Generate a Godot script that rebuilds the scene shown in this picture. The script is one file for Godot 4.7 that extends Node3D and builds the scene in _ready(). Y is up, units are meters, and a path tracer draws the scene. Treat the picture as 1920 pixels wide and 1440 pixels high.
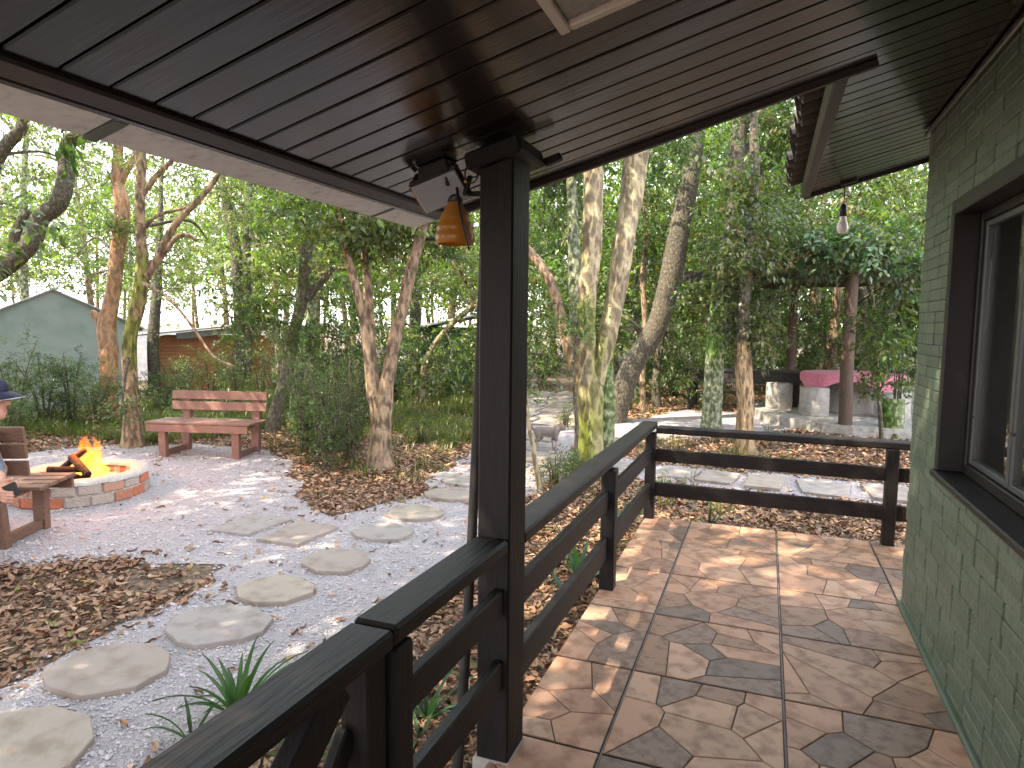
extends Node3D
# A veranda with a glossy timber ceiling looking out on a gravel court, a fire pit and woods.

const G := -0.12                      # level of the ground below the veranda floor
const SUN := Vector3(0.58, -1.0, -0.62)   # the way sunlight travels
var M := {}
var rng := RandomNumberGenerator.new()
var noise := FastNoiseLite.new()
var used := {}
var box_cache := {}

# ---------------------------------------------------------------- helpers
func lin(r: float, g: float, b: float) -> Color:
	return Color(r, g, b).linear_to_srgb()

func numbered(called: String) -> String:
	if not used.has(called):
		used[called] = 0
		return called
	used[called] += 1
	return "%s_%03d" % [called, used[called]]

func tag(o: Node, label: String, category: String, group := "", kind := "") -> void:
	o.set_meta("label", label)
	o.set_meta("category", category)
	if group: o.set_meta("group", group)
	if kind: o.set_meta("kind", kind)

func thing(called: String, label: String, category: String, at := Vector3.ZERO, turn := 0.0, group := "") -> Node3D:
	var o := Node3D.new()
	o.name = numbered(called)
	add_child(o)
	o.position = at
	o.rotation.y = turn
	tag(o, label, category, group)
	return o

func node(called: String, parent: Node, at := Vector3.ZERO) -> Node3D:
	var o := Node3D.new()
	o.name = called
	parent.add_child(o, true)
	o.position = at
	return o

func mi(called: String, mesh: Mesh, mat: Material, parent: Node = self, xf := Transform3D.IDENTITY) -> MeshInstance3D:
	var o := MeshInstance3D.new()
	o.name = numbered(called) if parent == self else called
	o.mesh = mesh
	if mat: o.material_override = mat
	parent.add_child(o, true)
	o.transform = xf
	return o

func struct(called: String, mesh: Mesh, mat: Material, label: String) -> MeshInstance3D:
	var o := mi(called, mesh, mat)
	o.set_meta("kind", "structure")
	o.set_meta("label", label)
	o.set_meta("category", called.replace("_", " "))
	return o

func tri(st: SurfaceTool, a: Vector3, b: Vector3, c: Vector3, out: Vector3) -> void:
	var n := (b - a).cross(c - a)
	if n.dot(out) > 0.0:
		var t := b
		b = c
		c = t
	else:
		n = -n
	n = n.normalized()
	for v in [a, b, c]:
		st.set_normal(n)
		st.add_vertex(v)

func quad(st: SurfaceTool, a: Vector3, b: Vector3, c: Vector3, d: Vector3, out: Vector3) -> void:
	tri(st, a, b, c, out)
	tri(st, a, c, d, out)

func begin() -> SurfaceTool:
	var st := SurfaceTool.new()
	st.begin(Mesh.PRIMITIVE_TRIANGLES)
	return st

func add_box(st: SurfaceTool, size: Vector3, bevel := 0.004, xf := Transform3D.IDENTITY) -> void:
	var h := size * 0.5
	var b: float = min(bevel, min(h.x, min(h.y, h.z)) * 0.6)
	var P := {}
	for sx in [-1, 1]:
		for sy in [-1, 1]:
			for sz in [-1, 1]:
				P[[sx, sy, sz, 0]] = xf * Vector3(sx * h.x, sy * (h.y - b), sz * (h.z - b))
				P[[sx, sy, sz, 1]] = xf * Vector3(sx * (h.x - b), sy * h.y, sz * (h.z - b))
				P[[sx, sy, sz, 2]] = xf * Vector3(sx * (h.x - b), sy * (h.y - b), sz * h.z)
	var bs := xf.basis
	for s in [-1, 1]:
		quad(st, P[[s, -1, -1, 0]], P[[s, 1, -1, 0]], P[[s, 1, 1, 0]], P[[s, -1, 1, 0]], bs * Vector3(s, 0, 0))
		quad(st, P[[-1, s, -1, 1]], P[[1, s, -1, 1]], P[[1, s, 1, 1]], P[[-1, s, 1, 1]], bs * Vector3(0, s, 0))
		quad(st, P[[-1, -1, s, 2]], P[[1, -1, s, 2]], P[[1, 1, s, 2]], P[[-1, 1, s, 2]], bs * Vector3(0, 0, s))
		for t in [-1, 1]:
			quad(st, P[[s, t, -1, 0]], P[[s, t, 1, 0]], P[[s, t, 1, 1]], P[[s, t, -1, 1]], bs * Vector3(s, t, 0))
			quad(st, P[[s, -1, t, 0]], P[[s, 1, t, 0]], P[[s, 1, t, 2]], P[[s, -1, t, 2]], bs * Vector3(s, 0, t))
			quad(st, P[[-1, s, t, 1]], P[[1, s, t, 1]], P[[1, s, t, 2]], P[[-1, s, t, 2]], bs * Vector3(0, s, t))
			for u in [-1, 1]:
				tri(st, P[[s, t, u, 0]], P[[s, t, u, 1]], P[[s, t, u, 2]], bs * Vector3(s, t, u))

func box_mesh(size: Vector3, bevel := 0.004) -> ArrayMesh:
	var key := [size.snapped(Vector3.ONE * 0.0005), bevel]
	if not box_cache.has(key):
		var st := begin()
		add_box(st, size, bevel)
		box_cache[key] = st.commit()
	return box_cache[key]

func box(called: String, center: Vector3, size: Vector3, mat: Material, parent: Node = self, bevel := 0.004, turn := Basis.IDENTITY) -> MeshInstance3D:
	return mi(called, box_mesh(size, bevel), mat, parent, Transform3D(turn, center))

func along(a: Vector3, b: Vector3, up := Vector3.UP) -> Basis:
	var z := (b - a).normalized()
	if absf(z.dot(up)) > 0.98: up = Vector3.RIGHT
	var x := up.cross(z).normalized()
	return Basis(x, z.cross(x), z)

func beam(called: String, a: Vector3, b: Vector3, w: float, h: float, mat: Material, parent: Node = self, bevel := 0.004, up := Vector3.UP) -> MeshInstance3D:
	return mi(called, box_mesh(Vector3(w, h, a.distance_to(b)), bevel), mat, parent, Transform3D(along(a, b, up), (a + b) * 0.5))

func spline(pts: Array, step: float) -> Array:
	# Catmull-Rom through points [x, y, z, r]
	var out := []
	for i in pts.size() - 1:
		var p0: Array = pts[max(i - 1, 0)]
		var p1: Array = pts[i]
		var p2: Array = pts[i + 1]
		var p3: Array = pts[min(i + 2, pts.size() - 1)]
		var d := Vector3(p1[0], p1[1], p1[2]).distance_to(Vector3(p2[0], p2[1], p2[2]))
		var n: int = max(1, int(round(d / step)))
		for k in n:
			var t := float(k) / n
			var q := []
			for c in 4:
				q.append(cubic_interpolate(p1[c], p2[c], p0[c], p3[c], t) if c < 3 else lerpf(p1[c], p2[c], t))
			out.append(q)
	out.append(pts[-1])
	return out

# A tapering tube; amp swells it unevenly, flute gives it ribs; colours come from paint(position, around) when given
func add_tube(acc: Dictionary, pts: Array, step: float, sides: int, amp := 0.0, freq := 3.0, paint := "", cap := true) -> void:
	var s := spline(pts, step)
	var V: PackedVector3Array = acc.v
	var N: PackedVector3Array = acc.n
	var Cc: PackedColorArray = acc.c
	var I: PackedInt32Array = acc.i
	var base := V.size()
	var nrm := Vector3.ZERO
	for k in s.size():
		var a := Vector3(s[max(k - 1, 0)][0], s[max(k - 1, 0)][1], s[max(k - 1, 0)][2])
		var e: int = min(k + 1, s.size() - 1)
		var dirv := (Vector3(s[e][0], s[e][1], s[e][2]) - a).normalized()
		if k == 0:
			nrm = dirv.cross(Vector3(0.3, 0.1, 0.95)).normalized()
		nrm = (nrm - dirv * nrm.dot(dirv)).normalized()
		var bi := dirv.cross(nrm)
		var c := Vector3(s[k][0], s[k][1], s[k][2])
		for j in sides:
			var ang := TAU * j / sides
			var o := nrm * cos(ang) + bi * sin(ang)
			var r: float = s[k][3]
			var p := c + o * r
			if amp > 0.0:
				r *= 1.0 + amp * noise.get_noise_3dv(p * freq) * 2.0 + amp * 0.6 * noise.get_noise_3dv(p * freq * 3.3)
				p = c + o * r
			V.append(p)
			N.append(o)
			Cc.append(painted(paint, p) if paint != "" else Color.WHITE)
	for k in s.size() - 1:
		for j in sides:
			var a := base + k * sides + j
			var b := base + k * sides + (j + 1) % sides
			var c := a + sides
			var d := b + sides
			I.append_array([a, c, b, b, c, d])
	if cap:
		var tip := V.size()
		var l: Array = s[-1]
		V.append(Vector3(l[0], l[1], l[2]))
		N.append((Vector3(l[0], l[1], l[2]) - Vector3(s[-2][0], s[-2][1], s[-2][2])).normalized())
		Cc.append(Cc[tip - 1])
		for j in sides:
			I.append_array([tip, tip - sides + (j + 1) % sides, tip - sides + j])
	acc.v = V
	acc.n = N
	acc.c = Cc
	acc.i = I

func acc() -> Dictionary:
	return {"v": PackedVector3Array(), "n": PackedVector3Array(), "c": PackedColorArray(), "i": PackedInt32Array()}

func acc_mesh(a: Dictionary, renormal := false) -> ArrayMesh:
	var arr := []
	arr.resize(Mesh.ARRAY_MAX)
	arr[Mesh.ARRAY_VERTEX] = a.v
	arr[Mesh.ARRAY_NORMAL] = a.n
	arr[Mesh.ARRAY_COLOR] = a.c
	arr[Mesh.ARRAY_INDEX] = a.i
	var m := ArrayMesh.new()
	m.add_surface_from_arrays(Mesh.PRIMITIVE_TRIANGLES, arr)
	if renormal:
		var st := SurfaceTool.new()
		st.create_from(m, 0)
		st.generate_normals()
		return st.commit()
	return m

func tube(called: String, pts: Array, mat: Material, parent: Node = self, step := 0.05, sides := 10, amp := 0.0, freq := 3.0) -> MeshInstance3D:
	var a := acc()
	add_tube(a, pts, step, sides, amp, freq)
	return mi(called, acc_mesh(a), mat, parent)

func lathe(profile: Array, seg := 32) -> ArrayMesh:
	# profile: [radius, y] from bottom to top
	var st := begin()
	st.set_smooth_group(0)
	for i in profile.size() - 1:
		for j in seg:
			var a0 := TAU * j / seg
			var a1 := TAU * (j + 1) / seg
			var p0: Array = profile[i]
			var p1: Array = profile[i + 1]
			var A := Vector3(cos(a0) * p0[0], p0[1], sin(a0) * p0[0])
			var B := Vector3(cos(a1) * p0[0], p0[1], sin(a1) * p0[0])
			var Cv := Vector3(cos(a1) * p1[0], p1[1], sin(a1) * p1[0])
			var D := Vector3(cos(a0) * p1[0], p1[1], sin(a0) * p1[0])
			for v in [A, D, Cv, A, Cv, B]:
				st.add_vertex(v)
	st.index()
	st.generate_normals()
	return st.commit()

func extrude(poly: PackedVector2Array, y0: float, y1: float, bevel := 0.004, wob := 0.0) -> ArrayMesh:
	# a flat piece of the given plan (x, z), with a chamfered top edge
	var st := begin()
	var top := poly
	if bevel > 0.0:
		var shrunk := Geometry2D.offset_polygon(poly, -bevel, Geometry2D.JOIN_MITER)
		if shrunk.size() > 0 and shrunk[0].size() == poly.size():
			top = shrunk[0]
			# match the starting vertex
			var best := 0
			for k in top.size():
				if top[k].distance_to(poly[0]) < top[best].distance_to(poly[0]): best = k
			var turned := PackedVector2Array()
			for k in top.size(): turned.append(top[(best + k) % top.size()])
			if turned.size() > 1 and turned[1].distance_to(poly[1]) > turned[-1].distance_to(poly[1]):
				turned.reverse()
				turned = PackedVector2Array([turned[-1]]) + turned.slice(0, -1)
			top = turned
	var cen := Vector2.ZERO
	for q in poly: cen += q / poly.size()
	var idx := Geometry2D.triangulate_polygon(top)
	for k in range(0, idx.size(), 3):
		var w := []
		for e in 3:
			var q := top[idx[k + e]]
			w.append(Vector3(q.x, y1 + wob * noise.get_noise_2d(q.x * 9.0, q.y * 9.0), q.y))
		tri(st, w[0], w[1], w[2], Vector3.UP)
	for k in poly.size():
		var k2 := (k + 1) % poly.size()
		var e := (poly[k2] - poly[k])
		var nn := Vector2(e.y, -e.x)
		if nn.dot((poly[k] + poly[k2]) * 0.5 - cen) < 0: nn = -nn
		var o := Vector3(nn.x, 0, nn.y)
		var yb := y1 - bevel
		var ta := Vector3(top[k].x, y1 + wob * noise.get_noise_2d(top[k].x * 9.0, top[k].y * 9.0), top[k].y)
		var tb := Vector3(top[k2].x, y1 + wob * noise.get_noise_2d(top[k2].x * 9.0, top[k2].y * 9.0), top[k2].y)
		var ma := Vector3(poly[k].x, yb, poly[k].y)
		var mb := Vector3(poly[k2].x, yb, poly[k2].y)
		if bevel > 0.0:
			quad(st, ma, mb, tb, ta, o.normalized() + Vector3.UP)
		quad(st, Vector3(poly[k].x, y0, poly[k].y), Vector3(poly[k2].x, y0, poly[k2].y), mb, ma, o)
	return st.commit()

# ---------------------------------------------------------------- materials
func ramp(stops: Array, hard := false) -> Gradient:
	var g := Gradient.new()
	var off := PackedFloat32Array()
	var col := PackedColorArray()
	for s in stops:
		off.append(s[0])
		col.append(s[1])
	g.offsets = off
	g.colors = col
	if hard: g.interpolation_mode = Gradient.GRADIENT_INTERPOLATE_CONSTANT
	return g

func ntex(seed_: int, freq: float, stops: Array, size := 512, octaves := 5, type := FastNoiseLite.TYPE_SIMPLEX_SMOOTH, warp := 0.0) -> NoiseTexture2D:
	var n := FastNoiseLite.new()
	n.seed = seed_
	n.frequency = freq
	n.noise_type = type
	n.fractal_octaves = octaves
	if type == FastNoiseLite.TYPE_CELLULAR:
		n.cellular_return_type = FastNoiseLite.RETURN_DISTANCE2_SUB
	if warp > 0.0:
		n.domain_warp_enabled = true
		n.domain_warp_amplitude = warp
		n.domain_warp_frequency = freq * 1.5
	var t := NoiseTexture2D.new()
	t.width = size
	t.height = size
	t.seamless = true
	t.noise = n
	if stops.size() > 0: t.color_ramp = ramp(stops)
	return t

func mat(albedo: Color, rough: float, tex: Texture2D = null, scale := Vector3.ONE, height: Texture2D = null, hscale := 0.0, vcol := false) -> StandardMaterial3D:
	var m := StandardMaterial3D.new()
	m.albedo_color = albedo
	m.roughness = rough
	if tex: m.albedo_texture = tex
	if tex or height:
		m.uv1_triplanar = true
		m.uv1_world_triplanar = true
		m.uv1_scale = scale
	if height:
		m.heightmap_enabled = true
		m.heightmap_texture = height
		m.heightmap_scale = hscale
	m.vertex_color_use_as_albedo = vcol
	return m

func grey(a: float) -> Color:
	return lin(a, a, a)

func make_materials() -> void:
	var fine := ntex(11, 0.02, [], 512, 5)
	var grain := ntex(12, 0.012, [], 512, 5)
	M.fine = fine
	# timber, the grain pulled long by an uneven scale
	var woodg := ntex(21, 0.015, [[0.0, grey(0.45)], [0.4, grey(0.7)], [0.6, grey(0.92)], [0.75, grey(1.0)], [1.0, grey(1.0)]], 512, 6)
	M.ceil = mat(lin(0.015, 0.010, 0.009), 0.24, woodg, Vector3(0.7, 6, 9), grain, 0.06)
	M.ceil2 = mat(lin(0.018, 0.012, 0.0105), 0.22, woodg, Vector3(0.8, 5, 8), grain, 0.06)
	M.ceil3 = mat(lin(0.014, 0.009, 0.0075), 0.26, woodg, Vector3(0.6, 6, 10), grain, 0.06)
	for k in ["ceil", "ceil2", "ceil3"]:
		M[k].clearcoat_enabled = true
		M[k].clearcoat = 0.35
		M[k].clearcoat_roughness = 0.12
		M[k].metallic_specular = 0.4
	M.rail = mat(lin(0.011, 0.0085, 0.008), 0.5, woodg, Vector3(9, 9, 0.9), grain, 0.12)
	M.railx = mat(lin(0.013, 0.0095, 0.009), 0.5, woodg, Vector3(0.9, 9, 9), grain, 0.12)
	M.post = mat(lin(0.0085, 0.007, 0.0068), 0.55, woodg, Vector3(9, 0.9, 9), grain, 0.12)
	for k in ["rail", "railx", "post"]: M[k].metallic_specular = 0.38
	M.dark_trim = mat(lin(0.022, 0.016, 0.014), 0.5, woodg, Vector3(8, 8, 1))
	M.whiteboard = mat(lin(0.80, 0.79, 0.775), 0.6, ntex(23, 0.02, [[0.0, grey(0.55)], [0.3, grey(0.85)], [0.6, grey(0.95)], [1.0, grey(1.0)]]), Vector3(2, 2, 2))
	M.joint = mat(lin(0.10, 0.13, 0.11), 0.6)
	M.bench = mat(lin(0.235, 0.125, 0.095), 0.55, ntex(25, 0.016, [[0.0, lin(0.55, 0.5, 0.5)], [0.4, grey(0.85)], [0.7, lin(1, 0.97, 0.95)], [1.0, lin(0.8, 0.6, 0.5)]]), Vector3(2.2, 6, 2.2), grain, 0.15)
	M.bench_old = mat(lin(0.20, 0.105, 0.068), 0.65, ntex(26, 0.016, [[0.0, lin(0.5, 0.5, 0.5)], [0.4, grey(0.8)], [0.7, lin(1, 0.97, 0.95)], [1.0, lin(1, 1, 1)]]), Vector3(2.2, 6, 2.2), grain, 0.2)
	M.shelter_wood = mat(lin(0.115, 0.075, 0.055), 0.75, woodg, Vector3(9, 0.8, 9), grain, 0.3)
	M.dark_wood = mat(lin(0.03, 0.024, 0.022), 0.7, woodg, Vector3(1, 9, 9), grain, 0.2)
	M.thatch = mat(lin(0.13, 0.085, 0.06), 0.95, ntex(28, 0.03, [[0.0, grey(0.25)], [0.5, grey(0.7)], [1.0, grey(1)]]), Vector3(6, 2, 6), grain, 1.0)
	# painted brick
	var wear := ntex(31, 0.011, [[0.0, lin(0.75, 0.8, 0.7)], [0.4, lin(0.9, 0.95, 0.9)], [0.55, grey(1.0)], [0.8, lin(1.0, 1.0, 1.0)], [1.0, lin(0.86, 0.9, 0.8)]])
	var rough_relief := ntex(32, 0.03, [], 512, 5)
	M.paint = mat(lin(0.108, 0.146, 0.102), 0.5, wear, Vector3(1.3, 1.3, 1.3), rough_relief, 0.35)
	M.paint2 = mat(lin(0.097, 0.132, 0.092), 0.52, wear, Vector3(1.1, 1.1, 1.1), rough_relief, 0.35)
	M.paint3 = mat(lin(0.117, 0.156, 0.108), 0.48, wear, Vector3(1.6, 1.6, 1.6), rough_relief, 0.35)
	M.frame = mat(lin(0.007, 0.005, 0.0045), 0.5, woodg, Vector3(8, 1, 1))
	M.metal_frame = mat(lin(0.10, 0.11, 0.11), 0.45)
	M.metal_frame.metallic = 0.4
	var glass := StandardMaterial3D.new()
	glass.transparency = BaseMaterial3D.TRANSPARENCY_ALPHA
	glass.albedo_color = Color(0.1, 0.12, 0.11, 0.03)
	glass.roughness = 0.0
	glass.metallic_specular = 0.6
	M.glass = glass
	M.room = mat(lin(0.16, 0.14, 0.12), 0.9)
	# floor stones, five tones over one mottled print
	var mott := ntex(41, 0.0075, [[0.0, lin(0.50, 0.43, 0.38)], [0.35, lin(0.78, 0.72, 0.67)], [0.55, grey(0.96)], [0.75, lin(1.0, 0.96, 0.9)], [1.0, lin(1.0, 0.86, 0.74)]], 512, 6, FastNoiseLite.TYPE_SIMPLEX_SMOOTH, 18.0)
	var stone_tones := [lin(0.52, 0.31, 0.205), lin(0.55, 0.35, 0.24), lin(0.45, 0.265, 0.18), lin(0.22, 0.16, 0.13), lin(0.47, 0.30, 0.205), lin(0.33, 0.205, 0.14), lin(0.28, 0.195, 0.15)]
	M.stone = []
	for k in stone_tones.size():
		var s := mat(stone_tones[k], 0.5, mott, Vector3(1.7, 1.7, 1.7) * (1.0 + 0.15 * k), fine, 0.10)
		M.stone.append(s)
	M.grout = mat(lin(0.055, 0.036, 0.027), 0.8)
	# ground
	var earth := ntex(51, 0.018, [[0.0, lin(0.06, 0.043, 0.03)], [0.4, lin(0.14, 0.10, 0.068)], [0.6, lin(0.20, 0.145, 0.098)], [1.0, lin(0.28, 0.21, 0.145)]], 1024, 6)
	M.earth = mat(Color.WHITE, 0.95, earth, Vector3(0.9, 0.9, 0.9), ntex(52, 0.05, [], 512, 4), 2.0)
	var grav := ntex(53, 0.09, [[0.0, lin(0.33, 0.29, 0.30)], [0.35, lin(0.47, 0.425, 0.435)], [0.6, lin(0.545, 0.495, 0.507)], [1.0, lin(0.64, 0.585, 0.597)]], 1024, 3)
	M.gravel = mat(Color.WHITE, 0.95, grav, Vector3(1.25, 1.25, 1.25), ntex(54, 0.09, [], 1024, 2, FastNoiseLite.TYPE_CELLULAR), 1.2)
	M.pebble = mat(Color.WHITE, 0.85, null, Vector3.ONE, null, 0.0, true)
	var slabt := ntex(55, 0.012, [[0.0, lin(0.64, 0.59, 0.54)], [0.3, lin(0.80, 0.76, 0.72)], [0.42, lin(0.90, 0.875, 0.85)], [0.6, grey(0.97)], [1.0, lin(1.0, 0.96, 0.90)]], 512, 6)
	M.slab = [mat(lin(0.37, 0.315, 0.26), 0.8, slabt, Vector3(0.9, 0.9, 0.9), fine, 0.3), mat(lin(0.34, 0.285, 0.25), 0.8, slabt, Vector3(0.7, 0.7, 0.7), fine, 0.3), mat(lin(0.33, 0.30, 0.28), 0.8, slabt, Vector3(1.1, 1.1, 1.1), fine, 0.3)]
	M.concrete = mat(lin(0.40, 0.385, 0.36), 0.85, ntex(57, 0.014, [[0.0, lin(0.45, 0.48, 0.42)], [0.35, lin(0.75, 0.74, 0.7)], [0.6, grey(0.95)], [1.0, grey(1.0)]], 512, 6), Vector3(1.2, 1.2, 1.2), fine, 0.4)
	M.concrete2 = mat(lin(0.42, 0.38, 0.35), 0.85, ntex(58, 0.014, [[0.0, lin(0.55, 0.55, 0.5)], [0.4, grey(0.8)], [1.0, grey(1.0)]], 512, 6), Vector3(1.5, 1.5, 1.5), fine, 0.4)
	M.ember = mat(lin(0.03, 0.025, 0.022), 0.95)
	M.log = mat(lin(0.055, 0.030, 0.018), 0.9, grain, Vector3(4, 4, 4), grain, 1.0)
	M.fire_brick = [mat(lin(0.50, 0.175, 0.095), 0.9, slabt, Vector3(5, 5, 5), fine, 0.6), mat(lin(0.44, 0.20, 0.13), 0.9, slabt, Vector3(5, 5, 5), fine, 0.6), mat(lin(0.42, 0.36, 0.31), 0.9, slabt, Vector3(5, 5, 5), fine, 0.6), mat(lin(0.48, 0.27, 0.19), 0.9, slabt, Vector3(5, 5, 5), fine, 0.6)]
	M.mortar = mat(lin(0.50, 0.48, 0.45), 0.95, slabt, Vector3(4, 4, 4), fine, 0.8)
	M.plaster = mat(lin(0.30, 0.365, 0.345), 0.85, ntex(61, 0.008, [[0.0, lin(0.6, 0.72, 0.62)], [0.4, lin(0.85, 0.9, 0.86)], [0.6, grey(0.98)], [1.0, lin(1, 1, 1)]], 512, 6), Vector3(0.5, 0.5, 0.5), fine, 0.4)
	M.tin = mat(lin(0.34, 0.36, 0.37), 0.5, slabt, Vector3(1, 1, 1))
	M.tin_white = mat(lin(0.70, 0.71, 0.72), 0.5, slabt, Vector3(1, 1, 1))
	M.orange_brick = mat(lin(0.60, 0.29, 0.155), 0.9, ntex(63, 0.02, [[0.0, lin(0.45, 0.4, 0.38)], [0.45, lin(0.8, 0.75, 0.72)], [1.0, lin(1, 1, 1)]]), Vector3(0.6, 6, 0.6), fine, 0.6)
	M.green_wall = mat(lin(0.02, 0.055, 0.035), 0.6)
	M.clay = mat(lin(0.060, 0.046, 0.040), 0.8, slabt, Vector3(4, 4, 4))
	M.cloth = mat(lin(0.62, 0.20, 0.29), 0.75, slabt, Vector3(3, 3, 3))
	M.cloth.rim_enabled = true
	M.cloth.rim = 0.3
	# bark
	var relief := ntex(71, 0.03, [], 512, 5, FastNoiseLite.TYPE_SIMPLEX_SMOOTH, 20.0)
	var pale := ntex(72, 0.008, [[0.0, lin(0.10, 0.075, 0.045)], [0.38, lin(0.14, 0.105, 0.065)], [0.42, lin(0.33, 0.27, 0.16)], [0.52, lin(0.46, 0.39, 0.24)], [0.60, lin(0.40, 0.32, 0.19)], [0.64, lin(0.19, 0.15, 0.09)], [1.0, lin(0.11, 0.09, 0.06)]], 512, 4, FastNoiseLite.TYPE_SIMPLEX_SMOOTH, 30.0)
	M.bark_pale = mat(Color.WHITE, 0.8, pale, Vector3(1.5, 0.5, 1.5), relief, 1.0, true)
	var dark := ntex(73, 0.03, [[0.0, lin(0.022, 0.018, 0.012)], [0.4, lin(0.075, 0.062, 0.042)], [0.62, lin(0.12, 0.105, 0.075)], [0.8, lin(0.20, 0.19, 0.15)], [1.0, lin(0.30, 0.30, 0.26)]], 512, 5, FastNoiseLite.TYPE_SIMPLEX_SMOOTH, 15.0)
	M.bark_dark = mat(Color.WHITE, 0.9, dark, Vector3(1.8, 0.9, 1.8), relief, 1.6, true)
	var orange := ntex(74, 0.009, [[0.0, lin(0.16, 0.07, 0.03)], [0.35, lin(0.30, 0.15, 0.07)], [0.5, lin(0.46, 0.25, 0.13)], [0.62, lin(0.50, 0.30, 0.17)], [0.72, lin(0.25, 0.18, 0.10)], [1.0, lin(0.16, 0.12, 0.08)]], 512, 4, FastNoiseLite.TYPE_SIMPLEX_SMOOTH, 25.0)
	M.bark_orange = mat(Color.WHITE, 0.75, orange, Vector3(1.6, 0.6, 1.6), relief, 0.8, true)
	var peel := ntex(75, 0.014, [[0.0, lin(0.05, 0.035, 0.022)], [0.42, lin(0.12, 0.085, 0.055)], [0.5, lin(0.17, 0.125, 0.08)], [0.56, lin(0.34, 0.23, 0.145)], [0.75, lin(0.40, 0.28, 0.18)], [1.0, lin(0.26, 0.2, 0.13)]], 512, 5, FastNoiseLite.TYPE_SIMPLEX_SMOOTH, 20.0)
	M.bark_peel = mat(Color.WHITE, 0.85, peel, Vector3(2.2, 0.7, 2.2), relief, 1.4, true)
	var torn := ntex(77, 0.012, [[0.0, lin(0.04, 0.025, 0.015)], [0.38, lin(0.10, 0.06, 0.035)], [0.45, lin(0.36, 0.235, 0.12)], [0.58, lin(0.50, 0.36, 0.20)], [0.7, lin(0.40, 0.28, 0.16)], [0.75, lin(0.13, 0.10, 0.07)], [1.0, lin(0.16, 0.13, 0.09)]], 512, 5, FastNoiseLite.TYPE_SIMPLEX_SMOOTH, 25.0)
	M.bark_torn = mat(Color.WHITE, 0.85, torn, Vector3(2.2, 0.45, 2.2), relief, 2.0, true)
	var lichen := ntex(76, 0.016, [[0.0, lin(0.04, 0.05, 0.02)], [0.4, lin(0.10, 0.115, 0.055)], [0.55, lin(0.16, 0.18, 0.09)], [0.62, lin(0.34, 0.37, 0.27)], [0.8, lin(0.46, 0.48, 0.40)], [1.0, lin(0.5, 0.5, 0.44)]], 512, 5, FastNoiseLite.TYPE_SIMPLEX_SMOOTH, 20.0)
	M.bark_lichen = mat(Color.WHITE, 0.9, lichen, Vector3(1.9, 1.1, 1.9), relief, 1.2, true)
	# leaves
	M.leaf = mat(Color.WHITE, 0.36, null, Vector3.ONE, null, 0.0, true)
	M.leaf.backlight_enabled = true
	M.leaf.backlight = Color(0.85, 1.0, 0.45)
	M.leaf.metallic_specular = 0.6
	M.litter = mat(Color.WHITE, 0.75, null, Vector3.ONE, null, 0.0, true)
	M.litter.backlight_enabled = true
	M.litter.backlight = Color(0.25, 0.18, 0.1)
	M.grass = M.leaf
	# small things
	M.black = mat(lin(0.012, 0.012, 0.012), 0.4)
	M.black_matt = mat(lin(0.02, 0.019, 0.018), 0.7)
	M.grey_plastic = mat(lin(0.30, 0.32, 0.35), 0.35)
	M.amber = mat(lin(0.34, 0.15, 0.018), 0.35)
	M.amber.backlight_enabled = true
	M.amber.backlight = Color(0.5, 0.3, 0.08)
	M.bulb = mat(lin(0.75, 0.72, 0.70), 0.25)
	M.panel_frame = mat(lin(0.55, 0.50, 0.46), 0.5)
	M.diffuser = mat(lin(0.30, 0.29, 0.27), 0.15, slabt, Vector3(7, 7, 7))
	M.yellow = mat(lin(0.5, 0.35, 0.05), 0.5)
	M.skin_v = mat(Color.WHITE, 0.55, null, Vector3.ONE, null, 0.0, true)
	M.skin_v.subsurf_scatter_enabled = true
	M.skin_v.subsurf_scatter_strength = 0.08
	M.fur = mat(Color.WHITE, 0.9, null, Vector3.ONE, rough_relief, 1.0, true)
	M.cap = mat(lin(0.012, 0.022, 0.10), 0.7, fine, Vector3(6, 6, 6))
	M.cap_edge = mat(lin(0.5, 0.5, 0.5), 0.7)

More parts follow.
